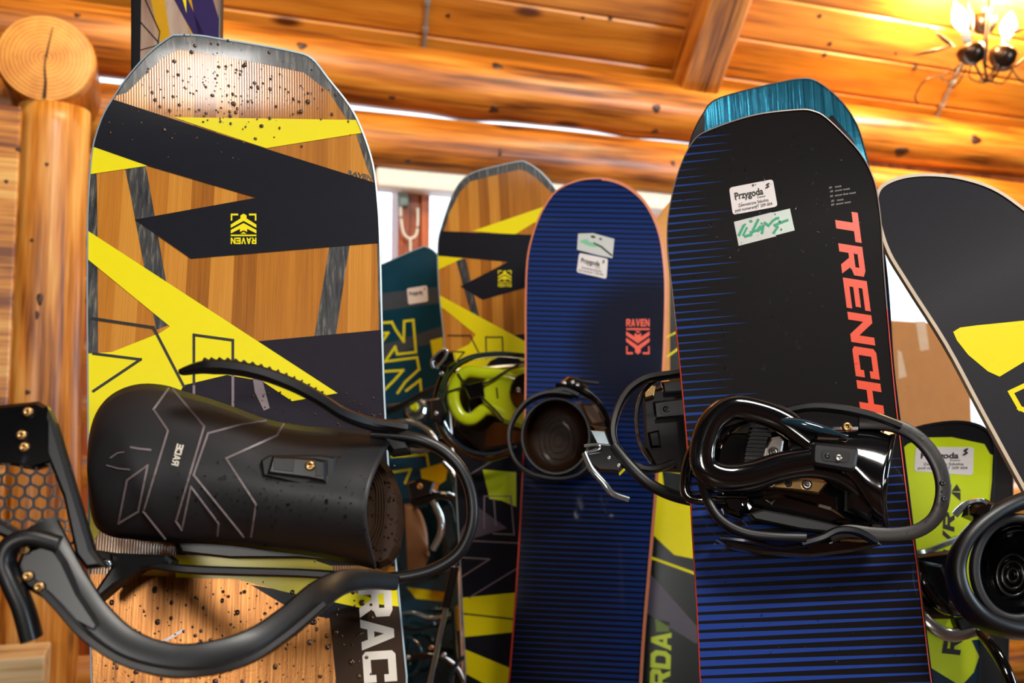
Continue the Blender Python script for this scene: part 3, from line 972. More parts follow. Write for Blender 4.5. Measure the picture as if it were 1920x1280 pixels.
def veneer(name, gold=0.0):
    m, b = new_mat(name, 0.42, 0, 0.85, 0.13, 0.15)
    v = coords(); x, y, z = xyz(v)
    wn = Nd.tree.nodes.new('ShaderNodeTexWhiteNoise'); wn.noise_dimensions = '1D'
    idx = (x * 41.0 + 20.3).floor(); Nd.tree.links.new(idx.s, wn.inputs['W'])
    strip = Nd(wn.outputs['Value'])
    gr = tex_noise(coords((330, 9, 20)), 1.0, 4, 0.6)
    gr2 = tex_noise(coords((90, 2.2, 20)), 1.0, 3, 0.5)
    f = strip * 0.40 + gr * 0.34 + gr2 * 0.26
    setc(b, ramp(f, [(0.22, lin((144, 82, 24))), (0.5, lin((194, 122, 40))), (0.78, lin((220, 152, 60)))]))
    # fine ridges of the wood grain under the lacquer
    rid = Nd.m('SINE', x * 2300.0)
    bm_ = bump(b, rid * 0.6 + gr * 0.8, 0.10, 0.0005)
    n2 = Nd.tree.nodes.new('ShaderNodeBump'); n2.inputs['Strength'].default_value = 0.035; n2.inputs['Distance'].default_value = 0.0005
    Nd.tree.links.new(rid.s, n2.inputs['Height']); Nd.tree.links.new(n2.outputs[0], b.inputs['Coat Normal'])
    return m
M_VENEER = veneer('wood_veneer')
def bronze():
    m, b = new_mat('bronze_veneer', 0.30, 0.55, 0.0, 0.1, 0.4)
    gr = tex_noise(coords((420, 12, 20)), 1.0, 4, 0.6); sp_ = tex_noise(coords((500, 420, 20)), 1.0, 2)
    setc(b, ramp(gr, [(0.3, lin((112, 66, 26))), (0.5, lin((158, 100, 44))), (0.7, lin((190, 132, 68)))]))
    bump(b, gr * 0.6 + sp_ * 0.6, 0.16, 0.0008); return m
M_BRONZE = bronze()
M_RIMW = plain('white_blue_edge', (176, 196, 206), 0.35, 0.3)
M_RIMR = plain('red_orange_edge', (196, 62, 36), 0.35)
M_RIMP = plain('salmon_edge', (222, 128, 84), 0.4)
M_RIMS = plain('steel_edge', (196, 186, 176), 0.3, 0.7)
M_RIMO = plain('orange_edge', (226, 150, 50), 0.4)
M_RIMK = plain('black_edge', (22, 22, 26), 0.35)
def water():
    m, b = new_mat('water', 0.0); setc(b, (1, 1, 1, 1)); b.inputs['Transmission Weight'].default_value = 1.0
    b.inputs['IOR'].default_value = 1.33; return m
M_WATER = water()
M_DROP = plain('refraction_tinted_bead', (74, 44, 20), 0.06, var=0.2, spec=0.8)  # brown base colour imitates refraction in clear drops

RAVEN = lambda o, xv, yv: word_polys('RAVEN', o, xv, yv, 0.1)
def emblem(x0, y0, x1, y1, flip=False):
    """chevron mountain badge with corner brackets and the word below; flip turns it upside down"""
    def P(u, v):
        if flip: u, v = 1 - u, 1 - v
        return (x0 + (x1 - x0) * u, y0 + (y1 - y0) * v)
    out = []
    def S(pts, w): out.extend([[P(*q) for q in poly] for poly in stroke_polys(pts, w)])
    S([(0.03, 0.20), (0.03, 0.03), (0.26, 0.03)], 0.06); S([(0.97, 0.20), (0.97, 0.03), (0.74, 0.03)], 0.06)
    out.append([P(*q) for q in [(0.5, 0.0), (0.62, 0.06), (0.62, 0.16), (1, 0.36), (1, 0.47), (0.5, 0.24), (0, 0.47), (0, 0.36), (0.38, 0.16), (0.38, 0.06)]])
    out.append([P(*q) for q in [(0.5, 0.31), (1, 0.54), (1, 0.65), (0.64, 0.50), (0.64, 0.60), (0.5, 0.55), (0.36, 0.60), (0.36, 0.50), (0, 0.65), (0, 0.54)]])
    out.append([P(*q) for q in [(0.5, 0.60), (0.62, 0.66), (0.38, 0.66)]])
    out.append([P(*q) for q in [(0, 0.69), (1, 0.69), (1, 0.74), (0, 0.74)]])
    for poly in word_polys('RAVEN', (0, 0), (1, 0), (0, 1), 0.1):
        out.append([P(1 - a, 0.79 + 0.21 * b) for a, b in poly])      # the word reads upside down under the badge
    return out

def przygoda(bd, q, layer, hidden=None, lines=True, small=False):
    """white shop sticker: q = four px corners (top-left, top-right, bottom-right, bottom-left)"""
    bd.decal('sticker', [round_quad(q, 0.12)], M_STICK, layer, label='white sticker with black shop lettering')
    a, b, c, d = [Vector(p) for p in q]
    X = b - a; Y = a - d
    def pt(u, v): return d + X * u + Y * v
    em = 0.178
    o = pt(0.09, 0.53)
    tr = font_tris('Przygoda', o, X * em, Y * em * 1.95, 1.0, 0.034)
    o2 = pt(0.60, 0.42); tr += font_tris('S-snow', o2, X * 0.062, Y * 0.10, 1.0, 0.02)
    # round swoosh mark
    cx, cy = pt(0.86, 0.80)
    R_ = X.length * 0.052
    tr_sw = [blob(cx + R_ * 0.1, cy - R_ * 0.65, R_ * 0.95, R_ * 0.4, 10, -0.5), blob(cx + R_ * 0.15, cy + R_ * 0.05, R_ * 0.85, R_ * 0.32, 10, 0.55), blob(cx - R_ * 0.2, cy + R_ * 0.75, R_ * 0.9, R_ * 0.36, 10, -0.45)]
    if lines:
        tr += font_tris('Zewnetrzna Szkolna', pt(0.15, 0.24), X * 0.084, Y * 0.16, 1.0, 0.012)
        tr += font_tris('pod numerem T 209 004', pt(0.06, 0.08), X * 0.084, Y * 0.16, 1.0, 0.012)
    bd.decal('sticker_lettering', tr + tr_sw, M_INK, layer + 1)

# ================================================================ board A: big wood-veneer board at the left
A = Board('snowboard', 'large wood-veneer snowboard with yellow and black bands, nearest at the left', 'snowboard', (445, 640, 1.05), 5, 9, 0.5,
    left=[(171, 1285), (167, 1150), (165, 1000), (164, 760), (163, 600), (163, 480), (164, 396), (168, 325), (174, 273), (190, 222), (210, 186), (237, 146), (277, 101), (318, 69), (336, 65)],
    right=[(376, 66), (412, 72), (475, 82), (550, 96), (586, 109), (617, 147), (657, 198), (681, 246), (701, 309), (710, 380), (714, 455), (718, 620), (724, 780), (736, 960), (749, 1110), (766, 1285)],
    deck_mat=M_VENEER, rim_mat=M_RIMW, rim=0.0018, kick=(0.20, 0.046))
A.decal('brushed_band', [[(205, 182), (237, 174), (272, 140), (305, 108), (335, 93), (368, 97), (408, 105), (483, 118), (570, 136), (617, 172), (649, 222), (662, 228), (720, 228), (640, 90), (560, 60), (300, 40), (180, 160)]], M_CHAR, 1)
A.decal('brushed_band', [[(668, 252), (689, 317), (703, 345), (740, 350), (700, 246)]], M_CHAR, 1)
A.decal('brushed_band', [[(234, 312), (273, 310), (325, 606), (293, 618)]], M_CHAR, 1)
A.decal('brushed_band', [[(150, 322), (181, 322), (183, 440), (184, 665), (150, 665)]], M_CHAR, 1)
A.decal('brushed_band', [[(618, 460), (656, 457), (629, 632), (589, 634)]], M_CHAR, 1)
A.decal('brushed_band', [[(707, 450), (730, 450), (730, 625), (711, 625)]], M_CHAR, 1)
A.decal('edge_lettering', font_tris('RAVEN', (651, 327), (15, 3.8), (2.2, -12), 1.0, 0.03), M_CHAR, 2)
A.decal('black_band', [[(480, 640), (740, 616), (790, 1060), (330, 1060), (330, 721), (420, 703), (491, 705)]], M_BLK2, 2)
A.decal('yellow_band', [[(150, 423), (633, 737), (548, 752), (491, 714), (425, 703), (345, 722), (300, 800), (150, 1060), (150, 664), (177, 662), (210, 660), (301, 624), (319, 612), (277, 578), (150, 474)]], M_YEL, 3)
A.decal('black_band', [[(140, 162), (210, 186), (707, 344), (740, 352), (740, 453), (358, 485), (253, 412), (481, 371), (277, 311), (174, 275), (140, 265)]], M_BLK, 4)
A.decal('yellow_band', [[(325, 220), (720, 226), (720, 242), (682, 249), (499, 278)]], M_YEL, 3)
A.decal('yellow_band', [[(140, 265), (174, 275), (277, 311), (168, 327), (140, 330)]], M_YEL, 3)
A.decal('badge', emblem(433, 401, 481, 458), M_YEL, 5)
ln = stroke_polys([(174, 597), (288, 614), (345, 724)], 5) + stroke_polys([(176, 663), (264, 674), (176, 733)], 5) + stroke_polys([(364, 720), (364, 628), (437, 638), (437, 700)], 5)
A.decal('black_outline', ln, M_LINE, 5)
A.decal('mauve_outline', stroke_polys([(437, 702), (437, 760)], 5), M_PINKL, 5)
A.decal('mauve_outline', stroke_polys([(364, 722), (364, 760)], 5), M_PINKL, 5)
A.decal('mauve_wedge', [[(473, 700), (492, 712), (506, 765), (495, 770), (478, 735)]], M_PINKL, 5)
# between and below the binding
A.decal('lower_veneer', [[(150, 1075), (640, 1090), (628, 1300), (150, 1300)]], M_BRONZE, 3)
A.decal('yellow_band', [[(325, 1040), (560, 1040), (625, 1062), (625, 1090), (330, 1082)]], M_YEL, 4)
A.decal('yellow_band', [[(430, 1082), (585, 1085), (700, 1122), (690, 1142), (530, 1108)]], M_YEL, 5)
A.decal('black_band', [[(470, 1096), (540, 1108), (690, 1142), (690, 1170), (560, 1150)]], M_BLK, 4)
A.decal('brown_band', [[(617, 1150), (700, 1120), (800, 1105), (800, 1310), (634, 1310)]], M_BROWNP, 4)
A.decal('yellow_band', [[(712, 1088), (760, 1088), (760, 1138), (706, 1132)]], M_YEL, 5)
A.decal('lettering', word_polys('RAC', (671, 1100), (12, 180), (62, -4), 0.05), M_CREAM, 6, label='cream capital letters reading down the edge')
A.decal('pink_scratch', stroke_polys([(279, 1218), (342, 1182)], 5), M_PINKL, 6)
sp = []
for _ in range(330):
    x = RND.gauss(420, 110); y = RND.gauss(165, 60)
    if 60 < y < 300: sp.append((x, y, abs(RND.gauss(0, 0.7)) + 0.35 + (1.0 if RND.random() < 0.08 else 0)))
for _ in range(260):
    sp.append((RND.uniform(190, 700), RND.uniform(1090, 1285), abs(RND.gauss(0, 0.8)) + 0.4 + (1.2 if RND.random() < 0.1 else 0)))
for _ in range(60):
    sp.append((RND.uniform(420, 722), RND.uniform(735, 800), RND.uniform(0.4, 1.2)))
A.droplets(sp, M_DROP)

# ================================================================ board F: second wood board
F = Board('snowboard', 'smaller wood-veneer snowboard with yellow-lined bands, half hidden behind the blue one', 'snowboard', (950, 600, 2.25), -9, 8, 3,
    left=[(874, 1285), (866, 1130), (858, 980), (850, 840), (840, 720), (830, 620), (822, 540), (820, 461), (828, 422), (847, 367), (866, 337), (892, 321)],
    right=[(930, 311), (972, 302), (988, 304), (1015, 322), (1044, 356), (1064, 400), (1074, 460), (1080, 560), (1088, 720), (1098, 900), (1122, 1285)],
    deck_mat=M_VENEER, rim_mat=M_RIMW, rim=0.0025, kick=(0.19, 0.03))
F.decal('brushed_band', [[(815, 440), (832, 436), (842, 400), (862, 360), (882, 340), (930, 328), (972, 318), (985, 320), (1006, 334), (1035, 362), (1060, 400), (1100, 380), (1000, 280), (860, 300), (810, 400)]], M_CHAR, 1)
F.decal('brushed_band', [[(855, 488), (873, 485), (900, 600), (884, 592)]], M_CHAR, 1)
F.decal('yellow_band', [[(886, 433), (1012, 390), (1070, 372), (1080, 395), (1000, 418), (965, 440)]], M_YEL, 2)
F.decal('yellow_band', [[(800, 477), (868, 484), (823, 505), (800, 510)]], M_YEL, 2)
F.decal('black_band', [[(800, 432), (993, 440), (1110, 445), (1110, 505), (983, 540), (905, 562), (863, 537), (952, 491), (867, 483), (800, 478)]], M_BLK, 3)
F.decal('badge', emblem(934, 507, 959, 538), M_YEL, 4)
F.decal('black_band', [[(965, 628), (1110, 610), (1110, 720), (1000, 700)]], M_BLK2, 2)
F.decal('lower_black_panel', [[(815, 690), (930, 668), (950, 658), (975, 670), (1130, 760), (1130, 1300), (840, 1300)]], M_BLK, 2)
F.decal('yellow_band', [[(810, 545), (829, 556), (985, 640), (1120, 712), (1120, 770), (955, 661), (920, 676), (850, 760), (820, 760), (830, 668), (842, 664), (880, 645), (892, 627), (834, 580), (810, 566)]], M_YEL, 3)
F.decal('black_outline', stroke_polys([(840, 629), (882, 629), (903, 672)], 2.5) + stroke_polys([(845, 659), (871, 660), (858, 675)], 2.5) + stroke_polys([(912, 672), (911, 632), (942, 632), (944, 672)], 2.5), M_LINE, 5)
F.decal('mauve_wedge', [[(893, 948), (951, 990), (850, 1020)]], M_MAUVE, 3)
for _l in ([(908, 990), (908, 930), (958, 930), (964, 1002), (925, 1000)], [(926, 936), (930, 985)], [(850, 1012), (975, 1018)], [(855, 1044), (918, 1048), (860, 1085)], [(880, 1120), (970, 1065)], [(880, 890), (930, 860)]):
    F.decal('mauve_outline', stroke_polys(_l, 2.5), M_PINKL, 4)
F.decal('yellow_band', [[(840, 1122), (868, 1120), (963, 1111), (1100, 1098), (1100, 1168), (960, 1185), (870, 1194), (840, 1197)]], M_YEL, 3)
F.decal('black_outline', stroke_polys([(840, 1147), (970, 1161), (1080, 1170)], 3), M_LINE, 4)
F.decal('yellow_band', [[(840, 1205), (870, 1216), (952, 1250), (1100, 1310), (960, 1310), (871, 1261), (840, 1248)]], M_YEL, 3)
F.decal('lime_patch', [[(905, 880), (968, 885), (968, 950), (940, 938), (918, 935)]], M_LIME, 3)  # painted reflection: a yellow-green glow on the black panel

# ================================================================ board E: blue striped board in the middle
E = Board('snowboard', 'blue snowboard with dark hairline stripes and an orange badge in the middle', 'snowboard', (1115, 640, 2.0), -3, 8, -2,
    left=[(952, 1285), (962, 1160), (971, 1028), (978, 890), (983, 760), (984, 650), (984, 571), (987, 490), (997, 441), (1015, 395), (1041, 358), (1077, 339)],
    right=[(1112, 333), (1144, 335), (1177, 348), (1208, 374), (1229, 409), (1242, 448), (1248, 490), (1251, 540), (1249, 640), (1243, 760), (1234, 900), (1226, 1000), (1211, 1175), (1204, 1285)],
    deck_mat=None, rim_mat=M_RIMP, rim=0.0035, rim_r=0.006, kick=(0.17, 0.026), rim2=(M_RIMR, lambda s, c: c.y < s.uv(1100, 790)[1] and c.x < s.uv(1100, 790)[0]))
def stripe_deck(bd, name, period, base, line, duty_fn, rough=0.25):
    m, b = new_mat(name, 0.5, 0, 0.35, 0.05, 0.08)
    v = coords(); x, y, z = xyz(v)
    fr = (y / period).frac()
    mask = (fr - 0.5).abs() * 2.0
    col = duty_fn(x, y, mask)
    setc(b, col)
    n = tex_noise(coords((900, 30, 30)), 1.0, 2)
    bump(b, n, 0.06, 0.0003)
    bd.deck.data.materials.append(m); return m
ev = lambda px, py: E.uv(px, py)
e_b = ev(1200, 720); e_l = ev(985, 640); e_w = ev(1245, 640)[0] - e_l[0]; e_low = ev(1100, 900)[1]; e_mid = ev(1100, 560)[1]
def e_duty(x, y, mask):
    t = (x - e_l[0]) / e_w
    up = y.step(e_low - 0.03, e_low + 0.03)
    # black patch towards the lower right of the nose half
    dx = (t - 0.92) / 0.62; dy = (y - (e_mid - 0.10)) / 0.17
    patch = (1.0 - Nd.m('SQRT', dx * dx + dy * dy)).step(-0.10, 0.45)
    duty_u = 0.62 - 0.55 * patch
    duty_l = (t * 0.55) + 0.16
    duty = up * duty_u + (1.0 - up) * duty_l
    blue_u = mixc(patch, lin((13, 44, 108)), lin((9, 9, 13)))
    blue = mixc(up, lin((20, 50, 118)), blue_u)
    k = Nd.m('SUBTRACT', duty, mask).step(-0.05, 0.05)
    return mixc(k, mixc(up, lin((6, 7, 12)), lin((5, 12, 36))), blue)
stripe_deck(E, 'blue_hairline_print', 0.0105, None, None, e_duty)
E.decal('tape', [[(1084, 438), (1112, 437), (1152, 448), (1148, 484), (1120, 478), (1082, 468)]], M_STICK2, 2)
E.decal('marker_scrawl', [blob(1105, 457, 16, 4, 10, 0.3), blob(1095, 452, 9, 3, 8, -0.2)], plain('faded_green_marker', (120, 190, 150), 0.5), 3)
E.decal('marker_scrawl', stroke_polys([(1114, 456), (1128, 463), (1136, 470), (1146, 478)], 3.5) + [blob(1112, 444, 5, 2.5, 8, 0.2), blob(1126, 448, 3, 2, 8, 0.2)], M_INK, 3)
przygoda(E, [(1086, 474), (1140, 485), (1137, 523), (1081, 510)], 2)
E.decal('badge', emblem(1174, 598, 1218, 664, flip=True), M_ORANGE, 2)

# ================================================================ board G: dark teal board far back
G = Board('snowboard', 'dark teal snowboard with yellow outlined lettering, farthest back between the wood boards', 'snowboard', (745, 640, 2.6), -12, 8, 1.5,
    left=[(665, 1285), (655, 1000), (646, 700), (642, 600), (644, 550), (662, 522), (690, 505), (722, 492)],
    right=[(760, 475), (790, 463), (800, 462), (818, 473), (830, 500), (834, 560), (838, 650), (846, 800), (856, 1000), (868, 1285)],
    deck_mat=plain('teal_black_print', (14, 60, 80), 0.2, coat=0.9, var=0.3, nscale=14), rim_mat=M_RIMW, rim=0.0025, kick=(0.14, 0.02))
M_TEALG = plain('slate_print', (66, 72, 80), 0.25, coat=0.8)
G.decal('slate_band', [[(640, 552), (720, 549), (825, 537), (860, 535), (860, 565), (790, 572), (720, 582), (640, 592)]], M_TEALG, 1)
G.decal('slate_band', [[(640, 662), (740, 640), (860, 600), (860, 636), (780, 650), (640, 700)]], M_TEALG, 1)
M_YOUT = plain('yellow_outline_print', (226, 222, 24), 0.3, coat=0.6)
G.decal('outline_lettering', stroke_polys([(700, 606), (735, 604), (742, 618), (757, 640), (758, 602), (775, 600), (780, 660), (745, 664), (741, 650), (722, 678)], 4.5) +
        stroke_polys([(700, 626), (728, 624), (714, 644), (700, 660)], 4.5) + stroke_polys([(700, 680), (735, 676), (782, 670), (786, 692), (760, 716), (746, 736)], 4.5) +
        stroke_polys([(712, 697), (756, 694), (740, 712), (722, 730)], 4.5) + stroke_polys([(762, 732), (788, 712), (790, 735)], 4.5), M_YOUT, 3)
G.decal('yellow_badge', [[(807, 638), (830, 632), (834, 660), (812, 672)]], M_YOUT, 3)
G.decal('yellow_band', [[(788, 880), (842, 864), (836, 900), (812, 916), (792, 905)]], M_YEL, 3)
G.decal('outline_lettering', stroke_polys([(735, 856), (800, 852), (804, 875)], 4.5) + stroke_polys([(735, 885), (770, 880), (760, 905)], 4.5), M_YOUT, 3)
G.decal('yellow_band', [[(762, 1100), (850, 1112), (835, 1128), (780, 1122)]], M_YEL, 3)
G.decal('yellow_band', [[(852, 1140), (862, 1130), (862, 1180), (853, 1190)]], M_YEL, 3)
przygoda(G, [(763, 541), (801, 535), (803, 565), (766, 571)], 4, lines=False)
# leaning teal board in front of G, only its bright edge shows
# ================================================================ board H: yellow and black board between blue and TRENCH
H = Board('snowboard', 'yellow and black snowboard with lime lettering, showing only as a strip beside the blue one', 'snowboard', (1300, 700, 2.2), -6, 8, -1.5,
    left=[(1170, 1285), (1180, 1100), (1192, 900), (1200, 760), (1206, 640), (1208, 540), (1214, 460), (1232, 410), (1262, 372), (1300, 350)],
    right=[(1340, 345), (1375, 352), (1408, 380), (1432, 440), (1442, 540), (1440, 700), (1436, 900), (1430, 1285)],
    deck_mat=plain('green_black_print', (22, 30, 30), 0.25, coat=0.8, var=0.25, nscale=30), rim_mat=M_RIMO, rim=0.003, kick=(0.15, 0.02))
H.decal('orange_edge_band', [[(1190, 360), (1256, 360), (1256, 700), (1236, 900), (1190, 900)]], M_RIMO, 1)
H.decal('yellow_panel', [[(1190, 868), (1240, 868), (1245, 914), (1320, 935), (1320, 1052), (1299, 1047), (1264, 1040), (1228, 1006), (1190, 965)]], M_YEL, 2)
for _l, _w in (([(1190, 1036), (1226, 1047), (1320, 1081)], 5), ([(1250, 632), (1290, 612)], 3), ([(1252, 668), (1290, 640)], 4)): H.decal('yellow_line', stroke_polys(_l, _w), M_YEL, 2)
H.decal('mauve_wedge', [[(1190, 1050), (1226, 1083), (1305, 1172), (1340, 1215), (1303, 1205), (1217, 1152), (1190, 1135)]], M_MAUVE, 2)
H.decal('lettering', word_polys('RDA', (1256, 1290), (3, -104), (-38, 0), 0.06, 0.12), M_LIME, 3, label='lime capital letters reading up the board')
H.decal('lime_patch', [[(1228, 1160), (1256, 1166), (1254, 1184), (1230, 1184)]], plain('dark_lime_print', (96, 118, 20), 0.3, coat=0.6), 2)

# ================================================================ board C: metallic teal board right behind TRENCH
def metal_teal():
    m, b = new_mat('metallic_teal_print', 0.22, 0.75, 0.6, 0.05)
    v = coords(); x, y, z = xyz(v); n = tex_noise(coords((500, 6, 10)), 1.0, 3)
    setc(b, ramp(n, [(0.3, lin((10, 70, 100))), (0.7, lin((60, 160, 190)))]))
    bump(b, n, 0.3, 0.0008); return m
C = Board('snowboard', 'snowboard with a metallic teal nose peeking out behind the orange-lettered black one', 'snowboard', (1470, 640, 1.36), -8, 9, 4,
    left=[(1345, 1285), (1318, 900), (1296, 640), (1288, 500), (1285, 420), (1284, 350), (1288, 290), (1298, 250), (1318, 212), (1340, 187)],
    right=[(1400, 168), (1470, 152), (1500, 147), (1525, 149), (1555, 168), (1585, 198), (1608, 235), (1622, 280), (1634, 330), (1648, 400), (1660, 480), (1668, 560), (1676, 680), (1690, 800), (1750, 1285)],
    deck_mat=plain('black_print', (14, 16, 20), 0.25, coat=0.8), rim_mat=M_RIMK, rim=0.0016, kick=(0.14, 0.03))
C.decal('metallic_nose', [[(1300, 100), (1660, 100), (1660, 330), (1622, 330), (1600, 262), (1560, 215), (1530, 240), (1320, 300), (1322, 225)]], metal_teal(), 1)
C.decal('blue_edge_band', [[(1630, 430), (1700, 430), (1700, 760), (1650, 760)]], plain('deep_blue_print', (14, 62, 120), 0.2, coat=0.8), 1)

# ================================================================ board B: TRENCH
B = Board('snowboard', 'black snowboard with tall orange lettering, blue side lines and two stickers', 'snowboard', (1470, 640, 1.20), -8, 10, 4,
    left=[(1312, 1285), (1306, 1150), (1296, 980), (1288, 845), (1277, 720), (1262, 570), (1254, 500), (1250, 450), (1252, 405), (1264, 345), (1281, 296), (1301, 262), (1324, 246)],
    right=[(1380, 225), (1432, 212), (1500, 205), (1526, 208), (1549, 220), (1586, 255), (1616, 290), (1635, 326), (1645, 360), (1653, 420), (1657, 490), (1664, 580), (1671, 660), (1682, 770), (1702, 935), (1721, 1070), (1747, 1285)],
    deck_mat=None, rim_mat=M_RIMR, rim=0.0014, kick=(0.15, 0.022), rim2=(plain('worn_pale_edge', (150, 128, 116), 0.35, 0.3), lambda s, c: c.y > s.uv(1470, 600)[1]))
b_l = B.uv(1262, 600); b_r = B.uv(1668, 600); b_w = b_r[0] - b_l[0]; b_sw = B.uv(1480, 880)[1]; b_top = B.uv(1300, 250)[1]
b_l2 = B.uv(1306, 1150)[0]
def b_duty(x, y, mask):
    t = (x - b_l[0]) / b_w
    up = y.step(b_sw - 0.02, b_sw + 0.02)
    v = coords(); n = Nd.tree.nodes.new('ShaderNodeTexWhiteNoise'); n.noise_dimensions = '1D'
    idx = (y / 0.0098).floor(); Nd.tree.links.new(idx.s, n.inputs['W']); rnd = Nd(n.outputs['Value'])
    duty_u = (0.42 * (1.0 - t / (0.20 + rnd * 0.20))).mx(0.0) * (0.4 + rnd * 0.6)
    duty_l = (0.66 - t * 0.50).mx(0.13)
    duty = up * duty_u + (1.0 - up) * duty_l
    k = Nd.m('SUBTRACT', duty, mask).step(-0.06, 0.06) * (duty * 30.0).mn(1.0)
    return mixc(k, lin((16, 13, 13)), mixc(up, lin((34, 64, 146)), lin((28, 60, 130))))
stripe_deck(B, 'black_and_blue_line_print', 0.0098, None, None, b_duty, 0.28)
B.decal('lettering', word_polys('TRENCH', (1563, 392), (50, 377), (45, 7), 0.13), M_ORANGE, 2, label='orange capital letters reading down the edge')
przygoda(B, [(1367, 352), (1449, 336), (1458, 387), (1374, 403)], 2)
B.decal('tape', [[(1376, 416), (1447, 398), (1455, 443), (1385, 461)]], M_STICK2, 2)
B.decal('tape', [[(1447, 399), (1481, 391), (1490, 432), (1455, 441)]], plain('mint_tape', (196, 208, 196), 0.4), 2)
gs = stroke_polys([(1386, 440), (1394, 424)], 5) + stroke_polys([(1394, 440), (1400, 428)], 4) + stroke_polys([(1398, 443), (1408, 440), (1421, 413)], 5) + stroke_polys([(1408, 436), (1419, 432), (1425, 425)], 4) + stroke_polys([(1422, 432), (1431, 424), (1429, 436)], 5) + stroke_polys([(1434, 418), (1441, 423), (1448, 415), (1455, 410), (1459, 409)], 4.5) + stroke_polys([(1451, 436), (1458, 426), (1453, 422), (1468, 416), (1476, 413)], 4.5) + [blob(1397, 421, 2, 2, 8), blob(1408, 415, 3.2, 2.6, 8), blob(1428, 419, 2, 2, 8)]
B.decal('marker_scrawl', gs, M_GREEN, 4)
tiny = []
for i, (xa, xb, y0) in enumerate(((1547, 1590, 354), (1566, 1592, 361), (1562, 1592, 370), (1558, 1594, 379), (1556, 1594, 386))):
    tiny += font_tris('iiii  snow board ride'[:6 + 4 * (i % 3)] + ' nose', (xb - 36, y0 - 0), (6.4, -1.0), (1, -6), 1.0, 0.01)
B.decal('small_type', tiny, M_GREYT, 2)
sp = []
for _ in range(300):
    sp.append((RND.gauss(1440, 80), RND.uniform(225, 720), abs(RND.gauss(0, 0.40)) + 0.4))
for _ in range(120):
    sp.append((RND.uniform(1300, 1700), RND.uniform(1060, 1285), abs(RND.gauss(0, 0.3)) + 0.25))
B.droplets(sp, M_WATER)

# ================================================================ board D: dark grey board leaning in from the right
D = Board('snowboard', 'dark grey snowboard with pale edge, leaning into the picture from the right', 'snowboard', (1960, 640, 1.22), -6, 10, 27,
    left=[(2180, 1400), (2040, 1140), (1920, 922), (1840, 775), (1770, 645), (1700, 535), (1664, 475), (1646, 420), (1640, 375), (1652, 347)],
    right=[(1690, 330), (1740, 325), (1800, 331), (1860, 350), (1910, 382), (1960, 425), (2010, 490), (2090, 610), (2200, 800), (2330, 1030), (2480, 1290)],
    deck_mat=plain('dark_grey_topsheet', (36, 35, 39), 0.5, spec=0.15, coat=0.15, coat_rough=0.25, var=0.12, nscale=200, bumps=0.05), rim_mat=plain('cream_edge', (216, 196, 170), 0.4), rim=0.0042, kick=(0.17, 0.024))
D.decal('yellow_shield', [[(1787, 622), (1800, 614), (1830, 610), (1960, 597), (2000, 600), (1990, 650), (1930, 672), (1874, 706), (1852, 696), (1815, 665), (1794, 638)]], M_YEL, 2)
D.decal('yellow_outline', stroke_polys([(1990, 690), (1895, 735), (1912, 765), (1990, 800)], 9), M_YEL, 2)
sp = []
for _ in range(140): sp.append((RND.uniform(1660, 1925), RND.uniform(350, 900), abs(RND.gauss(0, 0.25)) + 0.2))
D.droplets(sp, M_WATER)

# ================================================================ skis
I = Board('ski', 'wide bright yellow ski with black tip and white sticker at lower right', 'ski', (1770, 1000, 1.55), -10, 8, -2,
    left=[(1655, 1285), (1660, 1100), (1664, 950), (1668, 880), (1680, 832), (1704, 806)],
    right=[(1740, 794), (1795, 788), (1838, 796), (1862, 818), (1868, 860), (1864, 930), (1856, 1030), (1846, 1150), (1838, 1285)],
    deck_mat=M_LIME, rim_mat=M_RIMK, rim=0.004, kick=(0.10, 0.03), group='skis standing on the rack', thick=0.012)
I.decal('black_tip_band', [[(1650, 770), (1900, 770), (1880, 862), (1856, 850), (1846, 832), (1785, 819), (1732, 820), (1702, 832), (1690, 842), (1650, 860)]], M_RIMK, 1)
I.decal('black_edge_band', [[(1880, 830), (1862, 850), (1860, 900), (1850, 1000), (1838, 1150), (1838, 1300), (1900, 1300), (1900, 830)]], M_RIMK, 1)
przygoda(I, [(1717, 838), (1826, 838), (1824, 891), (1714, 883)], 2)
I.decal('triangle_mark', [[(1784, 921), (1794, 907), (1802, 921)], [(1782, 922), (1801, 923), (1801, 939)], [(1766, 921), (1784, 907), (1783, 921)]], M_INK, 2)
I.decal('lettering', word_polys('PVR', (1788, 1068), (2, -104), (-22, 0), 0.08, 0.2), M_INK, 2)
I.decal('lettering', word_polys('R', (1800, 1228), (6, -36), (-34, -4)), M_INK, 2)
I.decal('blue_tail_band', [[(1740, 1248), (1800, 1285), (1900, 1300), (1900, 1190), (1822, 1200), (1836, 1230), (1826, 1260), (1790, 1300), (1730, 1300)]], plain('petrol_print', (14, 46, 66), 0.25, coat=0.7), 2)
J = Board('ski', 'black ski standing just behind the yellow ski', 'ski', (1840, 1000, 1.70), -10, 8, -2,
    left=[(1740, 1285), (1745, 1000), (1748, 880), (1770, 828)],
    right=[(1810, 806), (1850, 803), (1885, 820), (1898, 860), (1900, 930), (1896, 1050), (1890, 1285)],
    deck_mat=plain('satin_black', (20, 20, 23), 0.3, coat=0.5), rim_mat=M_RIMK, rim=0.002, kick=(0.10, 0.02), group='skis standing on the rack')
def art():
    m, b = new_mat('mauve_sheen_print', 0.25, 0, 0.8, 0.06)
    n = tex_noise(coords((30, 4, 10)), 1.0, 3)
    setc(b, ramp(n, [(0.3, lin((148, 112, 92))), (0.6, lin((196, 170, 150)))])); return m
